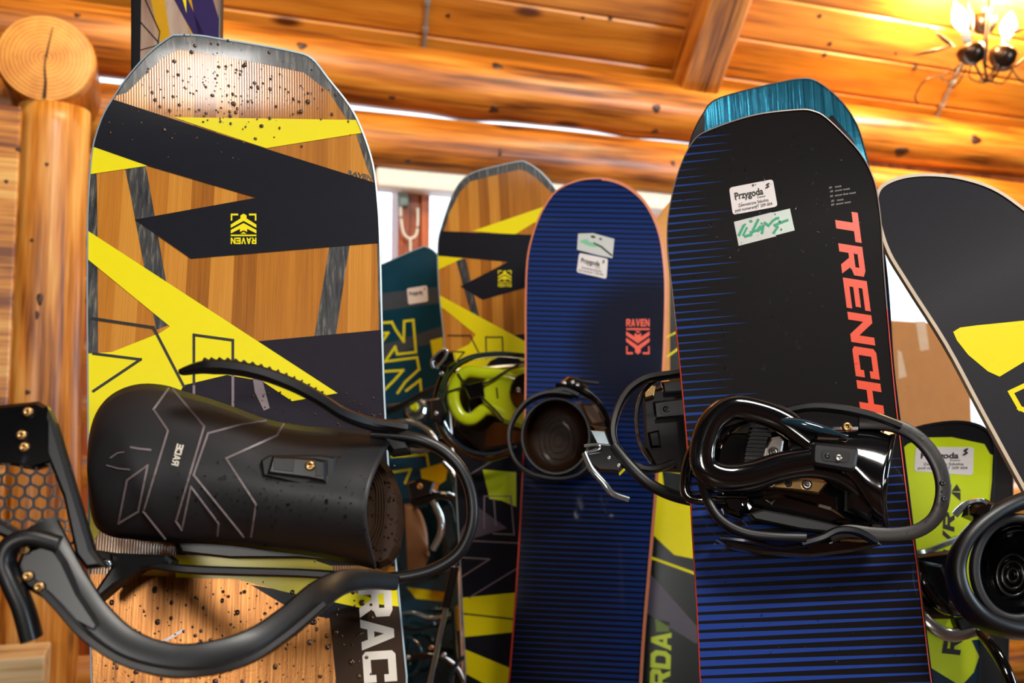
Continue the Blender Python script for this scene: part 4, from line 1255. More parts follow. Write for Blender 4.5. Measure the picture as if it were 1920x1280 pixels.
K = Board('ski', 'tall ski with purple and gold graphic rising behind the nearest wood board', 'ski', (333, 90, 1.55), 3, 6, 0,
    left=[(246, 1200), (246, 700), (246, 300), (246, 120), (246, 0), (247, -60), (258, -100), (290, -118)],
    right=[(335, -122), (385, -112), (408, -80), (414, -40), (413, 60), (412, 300), (410, 700), (410, 1200)],
    deck_mat=art(), rim_mat=M_RIMK, rim=0.002, kick=(0.05, 0.01), group='skis standing on the rack', thick=0.02)
K.decal('black_edge_band', [[(230, -150), (261, -150), (263, 120), (230, 300)]], M_RIMK, 1)
M_GOLD = plain('gold_print', (214, 158, 34), 0.25, coat=0.7); M_PURP = plain('purple_print', (58, 46, 92), 0.25, coat=0.8)
K.decal('gold_ray', [[(270, -60), (300, -60), (320, 75), (300, 78)]], M_GOLD, 2)
K.decal('gold_ray', [[(320, -50), (362, -50), (392, 80), (365, 80), (340, 20)]], M_GOLD, 2)
K.decal('purple_ray', [[(300, -50), (330, -50), (385, 70), (362, 64)]], M_PURP, 3)
K.decal('purple_ray', [[(350, -50), (384, -50), (415, 50), (413, 80), (372, 70)]], M_PURP, 3)
K.decal('gold_ray', [[(328, -50), (348, -50), (350, 25)]], M_YEL, 4)
K.decal('dark_line', stroke_polys([(264, 42), (298, 80)], 2) + stroke_polys([(264, -20), (300, 60), (296, 85)], 2) + stroke_polys([(264, 94), (300, 84)], 1.5), M_LINE, 4)

# ================================================================ bindings
M_MATTE = plain('matte_black_highback', (32, 31, 34), 0.5, coat=0.1, coat_rough=0.3, var=0.08, nscale=300, bumps=0.04)
M_GLOSS = plain('gloss_black_plastic', (10, 10, 12), 0.10, coat=1.0, coat_rough=0.03, var=0.2, spec=0.7)
M_RUB = plain('black_rubber', (17, 16, 18), 0.5, coat=0.06, coat_rough=0.3, var=0.15, nscale=200, bumps=0.05)
M_STRAP = plain('black_strap', (9, 9, 12), 0.42, coat=0.12, coat_rough=0.25, var=0.15, nscale=120, bumps=0.06)
M_HOOP = plain('grey_brown_rubber', (44, 40, 38), 0.42, coat=0.15, coat_rough=0.2, bumps=0.05)
M_BUCK = plain('anthracite_buckle', (22, 21, 23), 0.30, coat=0.4)
M_STEEL = plain('bright_steel', (200, 196, 190), 0.22, 0.95)
M_BRASS = plain('bronzed_steel', (190, 150, 96), 0.25, 0.9)
M_PAD = plain('dark_brown_pad', (48, 29, 15), 0.5, spec=0.2, coat=0.05, var=0.25, nscale=90, bumps=0.15)
M_LEATH = plain('tan_brown_pad', (112, 76, 44), 0.5, coat=0.2, var=0.15)
M_LINEH = plain('grey_rose_line', (116, 102, 102), 0.4)
M_LIMEP = plain('lime_plastic', (206, 226, 24), 0.22, coat=0.7, coat_rough=0.08, var=0.05)
M_TEALP = plain('teal_black_plastic', (16, 48, 62), 0.12, coat=1.0, coat_rough=0.04, var=0.2)
M_CHROME = plain('pale_chrome', (190, 206, 214), 0.15, 0.9)

def ladder_teeth(bd, pts, width, h_, pitch, mat, parent, side):
    """small ridges along a ladder strap, raised to one side"""
    P = catmull([bd.p3(*p) for p in pts], 8); verts = []; faces = []; acc = 0.0
    for a, b in zip(P, P[1:]):
        acc += (b - a).length
        if acc < pitch: continue
        acc = 0.0
        T = (b - a).normalized(); Nn = Vector((0, 0, 1)); Nn = (Nn - T * T.dot(Nn)).normalized(); Sd = T.cross(Nn) * side
        b0 = len(verts)
        for z in (-0.5, 0.5):
            for (x, y) in ((-0.36, 0), (0.36, 0), (0.2, 1), (-0.05, 1)):
                verts.append(a + Nn * (z * width) + T * (x * pitch) + Sd * (y * h_))
        faces += [tuple(b0 + i for i in f) for f in ((0, 1, 2, 3), (7, 6, 5, 4), (0, 4, 5, 1), (1, 5, 6, 2), (2, 6, 7, 3), (3, 7, 4, 0))]
    return tag(fix_normals(mesh_obj('ladder_teeth', verts, faces, mat, parent)), kind='stuff')

# ---------------------------------------------------------------- binding of board A
bA = A.prism('binding', [(250, 800), (480, 830), (700, 850), (716, 920), (705, 1030), (560, 1018), (400, 1000), (240, 985), (215, 900)], 0.0, 0.035, M_RUB, A.root, 0.004)
HT = [(163, 880), (165, 830), (175, 785), (195, 752), (225, 730), (265, 719), (310, 722), (345, 733), (390, 746), (440, 763), (500, 785), (560, 797), (620, 802), (680, 806), (738, 815)]
HB = [(163, 881), (166, 930), (172, 968), (185, 993), (215, 1007), (260, 1012), (310, 1016), (350, 1018), (400, 1020), (450, 1025), (500, 1032), (560, 1039), (610, 1047), (660, 1057), (704, 1067)]
def hbw(s, t):
    return 0.052 + 0.010 * s + (0.026 + 0.030 * s) * max(0.0, 1 - (2 * t - 1) ** 2) ** 0.75
def hbedge(s, t):
    return -34 * math.sin(math.pi * t) * max(0.0, (s - 0.55) / 0.45) ** 2
A.loft('highback', HT, HB, hbw, M_MATTE, bA, nt=22, thick=0.004, edge=hbedge)
_TA = catmull([Vector((p[0], p[1], 0)) for p in HT], 8); _TB = catmull([Vector((p[0], p[1], 0)) for p in HB], 8)
def hb_at(px, py):
    best = None
    for i in range(len(_TA)):
        a, b = _TA[i], _TB[i]
        if abs(b.y - a.y) < 1: continue
        t = (py - a.y) / (b.y - a.y)
        if t < -0.05 or t > 1.05: continue
        s = i / (len(_TA) - 1); t = min(1, max(0, t))
        x = a.x + (b.x - a.x) * t + hbedge(s, t)
        if best is None or abs(x - px) < best[0]: best = (abs(x - px), s, t)
    if best is None or best[0] > 14: return None
    return hbw(best[1], best[2])
def hb_line(pts, width_px=4.0, name='outline', mat=None, closed=False):
    if closed: pts = pts + [pts[0]]
    verts = []; faces = []
    for (a, b) in zip(pts, pts[1:]):
        a = Vector(a); b = Vector(b); L = (b - a).length; d = (b - a) / L; q = Vector((-d.y, d.x)) * width_px / 2
        a2 = a - d * width_px * 0.4; b2 = b + d * width_px * 0.4
        n = max(2, int(L / 7)); prev = None
        for i in range(n + 1):
            c = a2 + (b2 - a2) * i / n
            w = hb_at(c.x, c.y)
            if w is None: prev = None; continue
            k = len(verts); verts += [A.p3(c.x + q.x, c.y + q.y, w + 0.0009), A.p3(c.x - q.x, c.y - q.y, w + 0.0009)]
            if prev is not None: faces.append((prev, prev + 1, k + 1, k))
            prev = k
    return fix_normals(mesh_obj(name, verts, faces, mat or M_LINEH, bA))
hb_line([(316, 728), (288, 767), (315, 807), (269, 959), (310, 1010)])
hb_line([(324, 729), (383, 799), (330, 977), (341, 993), (358, 912), (410, 981), (408, 1004)])
hb_line([(499, 788), (445, 797), (390, 812), (363, 890), (457, 1006)])
hb_line([(532, 795), (519, 816), (424, 859), (480, 945), (471, 1006)])
hb_line([(277, 872), (238, 900), (222, 981), (259, 959)], closed=True)
vs2 = []; fs2 = []
for poly in word_polys('RACE', (321, 871), (11, -40), (13, 3), 0.06):
    b0 = len(vs2)
    for (x, y) in poly: vs2.append(A.p3(x, y, hb_at(x, y) + 0.001))
    fs2.append(tuple(range(b0, b0 + len(poly))))
fix_normals(mesh_obj('lettering', vs2, fs2, M_CREAM, bA))
# scuffed clear mark at the left of the highback
hb_line([(245, 838), (262, 841), (282, 843)], 4, 'scuff', M_PINKL); hb_line([(200, 872), (222, 878), (243, 880)], 2.5, 'scuff', M_PINKL); hb_line([(207, 858), (220, 849), (232, 847)], 2.5, 'scuff', M_PINKL)
# forward-lean lever
wl_ = hb_at(560, 880)
A.prism('lean_adjuster', [(488, 862), (505, 852), (600, 852), (630, 856), (626, 908), (612, 917), (560, 908), (492, 892)], wl_ - 0.012, wl_ + 0.004, M_RUB, bA, 0.002)
A.prism('lever', [(510, 853), (590, 858), (612, 862), (612, 905), (580, 898), (500, 888)], wl_ + 0.002, wl_ + 0.010, M_BUCK, bA, 0.0025)
A.prism('lever_slot', [(514, 858), (552, 862), (550, 884), (513, 880)], wl_ + 0.004, wl_ + 0.0106, M_LINE, bA, 0.0003)
A.prism('lever_slot', [(592, 864), (606, 866), (605, 893), (591, 892)], wl_ + 0.004, wl_ + 0.0106, M_LINE, bA, 0.0003)
screw(A, 581, 873, wl_ + 0.011, 0.0048, M_BRASS, bA)
# ribbed heel pad inside the cup
hp_ = A.prism('heel_pad', [(690, 838), (712, 850), (735, 880), (752, 925), (757, 975), (750, 1025), (735, 1055), (712, 1066), (690, 1060), (675, 1000), (674, 900)], 0.015, 0.052, M_PAD, bA, 0.006)
for k in range(4):
    A.sweep('pad_rib', [(690, 868 + 7 * k, 0.053), (712 - 3 * k, 890 + 5 * k, 0.053), (722 - 5 * k, 930, 0.053), (720 - 5 * k, 985, 0.053), (706 - 5 * k, 1030 - 5 * k, 0.053)], 0.002, 0.0022, M_PAD, bA, n=4, seg=6)
# heel hoop
A.sweep('heel_hoop', [(700, 815, 0.066), (745, 818, 0.070), (790, 826, 0.074), (832, 846, 0.074), (866, 882, 0.074), (884, 930, 0.072), (884, 985, 0.070), (862, 1034, 0.066), (820, 1064, 0.062), (770, 1079, 0.058), (715, 1085, 0.055)], 0.022, 0.0115, M_STRAP, bA, n=6)
A.prism('hoop_lug', [(700, 795), (745, 803), (765, 812), (770, 845), (735, 850), (720, 830)], 0.05, 0.078, M_RUB, bA, 0.004)
# ladder strap over the highback
lp = [(340, 698, 0.118), (380, 689, 0.124), (430, 689, 0.128), (490, 700, 0.130), (550, 722, 0.128), (600, 748, 0.122), (645, 776, 0.112), (695, 794, 0.100), (742, 800, 0.090)]
A.sweep('ladder_strap', lp, 0.024, 0.0115, M_STRAP, bA, taper=lambda t: 0.45 + 0.55 * min(1, t * 6))
ladder_teeth(A, [(p[0], p[1] - 10, p[2]) for p in lp[1:7]], 0.016, 0.0026, 0.0046, M_STRAP, bA, -1)
A.sweep('strap_end', [(640, 776, 0.10), (690, 792, 0.098), (735, 800, 0.092), (752, 803, 0.088)], 0.03, 0.008, M_RUB, bA)
# lower rail and strap roots
A.sweep('side_rail', [(186, 1040, 0.040), (260, 1052, 0.045), (340, 1066, 0.048), (450, 1071, 0.050), (560, 1074, 0.050), (650, 1080, 0.052), (720, 1087, 0.055)], 0.026, 0.0085, M_RUB, bA)
A.prism('rail_wing', [(205, 1036), (310, 1040), (322, 1050), (318, 1058), (262, 1068), (214, 1098), (176, 1130), (174, 1112), (206, 1064)], 0.03, 0.060, M_STRAP, bA, 0.003)
A.prism('shadow_gap_plate', [(330, 1012), (420, 1006), (520, 1018), (600, 1035), (640, 1052), (560, 1046), (430, 1046), (340, 1036)], 0.002, 0.030, M_STRAP, bA, 0.002)
screw(A, 201, 1057, 0.070, 0.004, M_CHROME, bA, 'rivet')
# long ankle strap hanging in front, close to the lens
SP = [(742, 1092, 0.070), (690, 1086, 0.095), (640, 1092, 0.120), (595, 1118, 0.150), (540, 1165, 0.175), (475, 1208, 0.195), (400, 1232, 0.205), (320, 1238, 0.210), (240, 1212, 0.212), (180, 1160, 0.212), (135, 1095, 0.212), (100, 1030, 0.210), (78, 985, 0.205)]
A.sweep('ankle_strap', SP, 0.015, 0.026, M_STRAP, bA, sq=0.6, wdir=(0.25, 0.1, 1), taper=lambda t: 0.55 + 0.45 * min(1, t * 4))
SP2 = [(600, 1140, 0.160), (540, 1190, 0.182), (475, 1232, 0.200), (400, 1256, 0.212), (320, 1258, 0.216), (235, 1236, 0.216), (165, 1190, 0.216), (110, 1130, 0.214), (60, 1080, 0.212)]
A.sweep('ladder_strap', SP2, 0.022, 0.008, M_STRAP, bA)
ladder_teeth(A, SP2[1:7], 0.015, 0.004, 0.008, M_STRAP, bA, -1)
A.sweep('buckle_lever', [(110, 1020, 0.222), (60, 1008, 0.226), (22, 1022, 0.228), (10, 1055, 0.228), (24, 1095, 0.228), (44, 1140, 0.226), (60, 1198, 0.222)], 0.022, 0.0135, M_STRAP, bA)
A.prism('buckle', [(40, 1030), (95, 1012), (122, 1050), (150, 1110), (190, 1170), (178, 1192), (120, 1160), (80, 1122), (40, 1100), (26, 1062)], 0.19, 0.222, M_BUCK, bA, 0.004)
for (x, y) in ((46, 1030), (52, 1080), (73, 1100)): screw(A, x, y, 0.2245, 0.0042, M_BRASS, bA, 'rivet')
# honeycomb ankle pad
HW = 0.205
A.prism('ankle_pad', [(-40, 762), (70, 751), (86, 760), (96, 785), (128, 880), (100, 868), (60, 880), (20, 872), (-40, 868)], HW - 0.006, HW + 0.004, M_GLOSS, bA, 0.003)
A.prism('pad_border', [(88, 766), (100, 790), (172, 1030), (196, 1062), (160, 1066), (140, 1040), (116, 930), (84, 850), (84, 790)], HW - 0.008, HW + 0.005, M_STRAP, bA, 0.003)
A.prism('pad_border', [(-40, 960), (0, 975), (60, 1010), (120, 1048), (110, 1062), (40, 1020), (-40, 990)], HW - 0.008, HW + 0.005, M_STRAP, bA, 0.003)
verts = []; faces = []
pit = 27.0
for r in range(-1, 9):
    for c in range(-3, 8):
        cx = c * pit + (pit / 2 if r % 2 else 0) + r * 3.0; cy = 878 + r * pit * 0.80
        lim = 86 + (cy - 850) * 0.30
        if cx > lim + 4 or cy > 985 + cx * 0.52: continue
        b0 = len(verts); m = 12
        R_ = pit * 0.60; rr = pit * 0.42
        for z in (0.0025, -0.0025):
            for j in range(m):
                a = 2 * math.pi * j / m + 0.26
                verts.append(A.p3(cx + R_ * math.cos(a), cy + R_ * math.sin(a) * 0.92, HW + z))
            for j in range(m):
                a = 2 * math.pi * j / m + 0.26
                verts.append(A.p3(cx + rr * math.cos(a), cy + rr * math.sin(a), HW + z))
        for j in range(m):
            q = (j + 1) % m
            faces += [(b0 + j, b0 + q, b0 + m + q, b0 + m + j), (b0 + m + j, b0 + m + q, b0 + 3 * m + q, b0 + 3 * m + j), (b0 + 2 * m + j, b0 + 3 * m + j, b0 + 3 * m + q, b0 + 2 * m + q)]
tag(fix_normals(mesh_obj('honeycomb_mesh', verts, faces, M_STRAP, bA)), kind='stuff')
for (x, y) in ((52, 772), (40, 815), (45, 838)): screw(A, x, y, HW + 0.006, 0.0042, M_BRASS, bA, 'rivet')
# drops on the highback
sp = []
for _ in range(240):
    x, y = RND.gauss(540, 110), RND.gauss(930, 60)
    sp.append((x, y, abs(RND.gauss(0, 0.45)) + 0.3))
sp += [(420, 895, 2.2), (412, 897, 1.6), (612, 940, 1.8), (540, 946, 1.9), (700, 946, 1.5)]
A.droplets(sp, M_WATER, wfun=lambda x, y: (lambda w: None if w is None else w + 0.0006)(hb_at(x, y)), name='highback_droplets')
sp = [(RND.uniform(685, 750), RND.uniform(870, 1050), RND.uniform(0.6, 1.5)) for _ in range(70)]
A.droplets(sp, M_WATER, wfun=lambda x, y: 0.0525, name='heel_pad_droplets')

# ---------------------------------------------------------------- binding of board B (TRENCH)
bB = B.prism('binding', [(1350, 810), (1480, 800), (1650, 815), (1668, 900), (1655, 990), (1500, 985), (1390, 960), (1335, 900)], 0.0, 0.022, M_GLOSS, B.root, 0.004)
B.sweep('highback', [(1520, 826, 0.070), (1470, 790, 0.070), (1420, 770, 0.072), (1372, 764, 0.074), (1336, 790, 0.075), (1318, 836, 0.075), (1322, 876, 0.074), (1360, 893, 0.072), (1410, 888, 0.070), (1462, 872, 0.070), (1520, 862, 0.070)], 0.022, 0.029, M_GLOSS, bB, seg=14, sq=0.8)
B.loft('heel_cup', [(1478, 806), (1510, 800), (1550, 800), (1600, 800), (1640, 800), (1682, 812)], [(1478, 880), (1510, 874), (1545, 884), (1590, 915), (1630, 968), (1664, 990)],
       lambda s, t: 0.048 + 0.006 * s + 0.026 * max(0, 1 - (2 * t - 1) ** 2) ** 0.7, M_GLOSS, bB, nt=16, edge=lambda s, t: -16 * math.sin(math.pi * t) * s * s)
B.sweep('lower_arm', [(1308, 880, 0.055), (1340, 906, 0.062), (1400, 908, 0.066), (1460, 890, 0.068), (1520, 882, 0.068), (1575, 896, 0.064), (1625, 935, 0.056)], 0.018, 0.017, M_GLOSS, bB, seg=14, sq=0.9)
B.sweep('upper_spoiler', [(1462, 788, 0.078), (1500, 794, 0.082), (1545, 806, 0.083), (1590, 818, 0.080)], 0.012, 0.012, M_TEALP, bB, seg=12, sq=1.0, taper=lambda t: 0.3 + 0.7 * math.sin(math.pi * min(1, t * 1.1 + 0.05)))
rib = B.prism('footbed', [(1408, 796), (1444, 790), (1446, 815), (1432, 872), (1390, 878), (1394, 840)], 0.02, 0.038, M_RUB, bB, 0.003)
for k in range(10):
    y = 800 + k * 7.4; x0 = 1406 - k * 1.3
    B.sweep('footbed_rib', [(x0, y, 0.039), (x0 + 38 - k * 0.8, y + 1.5, 0.039)], 0.003, 0.0022, M_RUB, bB, n=2, seg=6)
B.prism('steel_plate', [(1436, 838), (1446, 820), (1462, 817), (1470, 826), (1466, 852), (1452, 868), (1430, 862)], 0.02, 0.042, M_STEEL, bB, 0.002)
screw(B, 1450, 847, 0.044, 0.0058, M_STEEL, bB)
B.prism('gasket', [(1350, 800), (1405, 782), (1408, 790), (1372, 806), (1356, 830), (1350, 826)], 0.02, 0.045, M_GLOSS, bB, 0.002)
B.prism('steel_plate', [(1432, 912), (1480, 893), (1545, 899), (1552, 906), (1536, 926), (1500, 920)], 0.025, 0.045, M_BRASS, bB, 0.002)
screw(B, 1513, 908, 0.047, 0.0058, M_STEEL, bB); screw(B, 1446, 908, 0.047, 0.0040, M_STEEL, bB); screw(B, 1478, 906, 0.046, 0.0042, M_LINE, bB, 'bolt_hole')
B.prism('lean_adjuster', round_quad([(1524, 828), (1612, 838), (1604, 884), (1522, 870)], 0.25), 0.06, 0.084, M_RUB, bB, 0.003)
B.prism('lever_slot', round_quad([(1540, 843), (1596, 848), (1592, 868), (1540, 864)], 0.45), 0.07, 0.0846, M_LINE, bB, 0.0003)
screw(B, 1572, 858, 0.0855, 0.0040, M_STEEL, bB); screw(B, 1552, 854, 0.0850, 0.0028, M_BUCK, bB)
B.prism('toggle', [(1610, 858), (1660, 850), (1672, 870), (1664, 900), (1640, 915), (1612, 896)], 0.055, 0.070, M_BUCK, bB, 0.004)
B.prism('side_block', [(1590, 905), (1640, 918), (1645, 958), (1630, 975), (1590, 955)], 0.045, 0.066, M_GLOSS, bB, 0.005)
B.sweep('heel_hoop', [(1610, 793, 0.060), (1660, 795, 0.062), (1702, 808, 0.062), (1738, 838, 0.062), (1762, 880, 0.062), (1768, 925, 0.060), (1755, 968, 0.058), (1722, 994, 0.056), (1680, 1002, 0.054), (1635, 1001, 0.052), (1590, 996, 0.050), (1555, 1006, 0.050)], 0.012, 0.0150, M_HOOP, bB, sq=0.4)
for (x, y) in ((1767, 905), (1770, 935)): screw(B, x, y, 0.071, 0.0028, M_BUCK, bB, 'rivet')
B.sweep('toe_strap', [(1316, 900, 0.045), (1328, 940, 0.052), (1352, 975, 0.058), (1395, 998, 0.062), (1450, 1006, 0.064), (1510, 1008, 0.064)], 0.020, 0.011, M_STRAP, bB)
B.sweep('toe_strap', [(1505, 1018, 0.060), (1540, 1008, 0.064), (1570, 994, 0.066), (1605, 996, 0.066), (1640, 1014, 0.060)], 0.018, 0.008, M_STRAP, bB)
B.prism('ladder_strap', [(1404, 962), (1432, 955), (1500, 968), (1575, 985), (1578, 1000), (1500, 992), (1415, 974)], 0.03, 0.050, M_RUB, bB, 0.002)
B.prism('toe_buckle', [(1345, 1010), (1380, 1012), (1440, 1022), (1510, 1024), (1512, 1014), (1590, 1010), (1645, 1012), (1655, 1022), (1600, 1034), (1520, 1044), (1430, 1038), (1370, 1026)], 0.012, 0.045, M_GLOSS, bB, 0.003)
B.sweep('buckle_lever', [(1350, 1008, 0.052), (1400, 1014, 0.055), (1460, 1026, 0.055), (1510, 1022, 0.055)], 0.010, 0.005, M_GLOSS, bB)
B.prism('toe_ramp', [(1345, 925), (1395, 925), (1402, 950), (1390, 972), (1360, 960)], 0.015, 0.045, M_GLOSS, bB, 0.006)
B.sweep('ankle_strap', [(1470, 772, 0.055), (1520, 763, 0.062), (1580, 768, 0.066), (1640, 782, 0.066), (1686, 800, 0.064)], 0.020, 0.009, M_STRAP, bB)
B.sweep('rear_rail', [(1310, 822, 0.028), (1292, 860, 0.030), (1284, 905, 0.032), (1292, 932, 0.032), (1330, 938, 0.034), (1400, 940, 0.034)], 0.020, 0.012, M_GLOSS, bB)
sp = [(RND.uniform(1600, 1770), RND.uniform(800, 1005), RND.uniform(0.5, 1.4)) for _ in range(0)]
for t in range(46):
    a = RND.uniform(-1.25, 1.35); sp.append((1668 + 100 * math.cos(a), 900 + 104 * math.sin(a), RND.uniform(0.4, 1.2)))
B.droplets(sp, M_WATER, wfun=lambda x, y: 0.0708, name='hoop_droplets')

B.prism('side_wall_plate', [(1400, 930), (1470, 925), (1560, 950), (1600, 975), (1560, 982), (1480, 962), (1410, 950)], 0.02, 0.040, M_GLOSS, bB, 0.004)
B.prism('chrome_chip', [(1436, 936), (1446, 941), (1455, 935), (1448, 945)], 0.038, 0.043, M_CHROME, bB, 0.0008)
screw(B, 1588, 800, 0.076, 0.0055, M_BRASS, bB, 'rivet')
B.prism('toggle_window', [(1626, 866), (1652, 862), (1656, 884), (1636, 896)], 0.068, 0.0712, M_GLOSS, bB, 0.001)
B.sweep('cup_lip', [(1674, 816, 0.062), (1668, 850, 0.072), (1660, 900, 0.076), (1658, 945, 0.068), (1662, 985, 0.056)], 0.006, 0.006, M_GLOSS, bB, sq=1.0)
# ---------------------------------------------------------------- binding of board C, showing left of TRENCH
bC = C.prism('binding', [(1205, 735), (1290, 700), (1320, 760), (1320, 890), (1230, 880), (1208, 840)], 0.004, 0.026, M_GLOSS, C.root, 0.004)
C.sweep('heel_hoop', [(1320, 690, 0.060), (1262, 702, 0.062), (1215, 710, 0.062), (1180, 732, 0.062), (1158, 770, 0.062), (1150, 812, 0.060), (1162, 848, 0.058), (1188, 872, 0.056), (1225, 880, 0.054), (1262, 868, 0.050)], 0.030, 0.009, M_STRAP, bC)
C.sweep('inner_lip', [(1238, 706, 0.035), (1206, 736, 0.038), (1194, 780, 0.038), (1200, 830, 0.038), (1222, 866, 0.036)], 0.02, 0.006, M_GLOSS, bC)
C.prism('lean_adjuster', [(1224, 752), (1290, 744), (1296, 780), (1228, 786)], 0.026, 0.045, M_BUCK, bC, 0.003)
screw(C, 1249, 767, 0.047, 0.0045, M_BUCK, bC); C.prism('lever_slot', round_quad([(1236, 758), (1276, 754), (1278, 776), (1238, 779)], 0.45), 0.03, 0.0456, M_LINE, bC, 0.0003)
C.prism('steel_plate', [(1206, 730), (1216, 718), (1230, 722), (1226, 742), (1208, 748)], 0.025, 0.04, M_BRASS, bC, 0.002)
C.prism('bracket', [(1240, 715), (1290, 708), (1292, 735), (1244, 738)], 0.025, 0.042, M_BUCK, bC, 0.003)
C.prism('bracket', [(1214, 810), (1236, 805), (1240, 838), (1220, 840)], 0.025, 0.040, M_GLOSS, bC, 0.003)
C.sweep('ankle_strap', [(1152, 838, 0.075), (1180, 872, 0.080), (1215, 905, 0.080), (1255, 926, 0.074), (1300, 938, 0.066), (1340, 942, 0.060)], 0.024, 0.015, M_STRAP, bC)
C.prism('buckle', [(1106, 795), (1138, 800), (1150, 830), (1176, 870), (1160, 886), (1122, 884), (1100, 868), (1094, 848), (1118, 838)], 0.05, 0.085, M_GLOSS, bC, 0.004)
C.prism('buckle_plate', [(1106, 806), (1134, 808), (1144, 834), (1120, 832)], 0.085, 0.088, M_CHROME, bC, 0.001)
C.sweep('buckle_lever', [(1096, 850, 0.09), (1110, 880, 0.094), (1132, 905, 0.094), (1148, 925, 0.092), (1178, 936, 0.086)], 0.010, 0.008, M_CHROME, bC)
C.sweep('buckle_hook', [(1096, 836, 0.088), (1120, 834, 0.09), (1124, 842, 0.09), (1098, 848, 0.088)], 0.006, 0.004, M_CHROME, bC)
for (x, y) in ((1142, 858), (1160, 872)): screw(C, x, y, 0.087, 0.0025, M_STEEL, bC, 'rivet')

# ---------------------------------------------------------------- binding of board E (blue)
bE = E.prism('binding', [(1000, 770), (1090, 750), (1150, 780), (1150, 880), (1060, 900), (1000, 880)], 0.0, 0.03, M_RUB, E.root, 0.006)
E.cup('heel_cup', 1042, 818, 63, 70, 0.045, 0.125, M_PAD, bE, 0.82, dx=2, dy=2)
E.ring('cup_rim', 1042, 818, 63, 70, 0.126, 0.012, 0.006, M_STRAP, bE)
for k in (1, 2, 3, 4): E.ring('pad_rib', 1048, 824, 9 * k, 12 * k, 0.0465, 0.002, 0.003, M_PAD, bE)
E.sweep('ankle_strap', [(1075, 742, 0.130), (1030, 738, 0.135), (992, 752, 0.138), (964, 785, 0.138), (955, 822, 0.136), (966, 862, 0.134), (996, 888, 0.130), (1040, 898, 0.126), (1080, 892, 0.120), (1110, 868, 0.11)], 0.045, 0.008, M_STRAP, bE)
E.sweep('ankle_pad', [(1048, 726, 0.12), (1090, 734, 0.13), (1122, 758, 0.13), (1140, 795, 0.125), (1142, 830, 0.12)], 0.05, 0.012, M_GLOSS, bE)
E.prism('perforated_pad', [(1088, 756), (1118, 758), (1134, 792), (1110, 796), (1098, 776)], 0.10, 0.118, M_LEATH, bE, 0.003)
E.prism('buckle', [(1050, 716), (1066, 704), (1084, 706), (1100, 722), (1110, 738), (1060, 730)], 0.10, 0.14, M_GLOSS, bE, 0.004)
E.sweep('buckle_lever', [(1078, 712, 0.145), (1098, 716, 0.148), (1122, 719, 0.146)], 0.010, 0.006, M_RUB, bE)
for (x, y) in ((1058, 718), (1074, 716), (1083, 720)): screw(E, x, y, 0.142, 0.004, M_STEEL, bE, 'rivet')
E.sweep('ladder_strap', [(1005, 745, 0.13), (1035, 735, 0.14), (1060, 732, 0.14), (1085, 742, 0.14)], 0.03, 0.010, M_STRAP, bE)
E.sweep('toe_strap', [(1040, 895, 0.08), (1085, 890, 0.09), (1120, 872, 0.09)], 0.02, 0.010, M_STRAP, bE)

# ---------------------------------------------------------------- binding of board F (lime highback)
bF = F.prism('binding', [(850, 690), (985, 680), (1000, 740), (1000, 830), (900, 845), (850, 800)], 0.0, 0.03, M_GLOSS, F.root, 0.006)
F.sweep('highback', [(975, 712, 0.075), (935, 702, 0.080), (905, 700, 0.082), (876, 698, 0.084), (856, 716, 0.084), (850, 748, 0.084), (862, 778, 0.082), (884, 786, 0.080), (910, 768, 0.078), (940, 772, 0.076), (975, 790, 0.072)], 0.022, 0.028, M_LIMEP, bF, seg=12, sq=0.8)
F.prism('spoiler', [(905, 706), (940, 690), (990, 684), (992, 806), (945, 792), (915, 770), (900, 745)], 0.06, 0.086, M_LIMEP, bF, 0.008)
F.prism('lean_adjuster', [(868, 722), (905, 712), (908, 742), (880, 748)], 0.085, 0.098, M_GLOSS, bF, 0.003)
for pts in ([(840, 735), (862, 728), (880, 730)], [(858, 700), (868, 714), (884, 726)], [(886, 722), (915, 716), (945, 698), (985, 676)], [(900, 742), (930, 770), (945, 790)]):
    F.sweep('cable', [(x, y, 0.096) for x, y in pts], 0.004, 0.005, M_STRAP, bF, seg=6)
F.prism('disc', blob(985, 735, 30, 36, 18), 0.086, 0.094, M_GLOSS, bF, 0.003); screw(F, 972, 731, 0.096, 0.006, M_STEEL, bF)
F.prism('maker_mark', stroke_polys([(931, 728), (933, 745)], 3)[0], 0.086, 0.0868, M_LINE, bF, 0.0002)
F.sweep('heel_hoop', [(985, 668, 0.07), (930, 664, 0.08), (880, 672, 0.085), (845, 695, 0.09), (828, 735, 0.09), (826, 780, 0.088), (845, 818, 0.085), (880, 845, 0.08), (925, 852, 0.075), (970, 838, 0.07)], 0.03, 0.010, M_TEALP, bF)
F.sweep('ankle_strap', [(838, 690, 0.11), (822, 725, 0.115), (816, 770, 0.115), (832, 815, 0.112), (868, 848, 0.108), (912, 862, 0.104), (955, 850, 0.10)], 0.02, 0.010, M_GLOSS, bF)
F.prism('buckle', [(812, 668), (830, 656), (848, 658), (852, 676), (836, 688), (818, 690)], 0.10, 0.13, M_GLOSS, bF, 0.004)
F.sweep('buckle_lever', [(812, 690, 0.135), (810, 676, 0.137), (824, 660, 0.137), (838, 656, 0.136), (834, 672, 0.136), (818, 690, 0.135)], 0.010, 0.006, M_CHROME, bF)
F.prism('buckle', [(806, 748), (826, 744), (834, 770), (824, 796), (808, 786)], 0.10, 0.13, M_BUCK, bF, 0.004)
for (x, y) in ((828, 700), (818, 775)): screw(F, x, y, 0.132, 0.005, M_CHROME, bF, 'rivet')

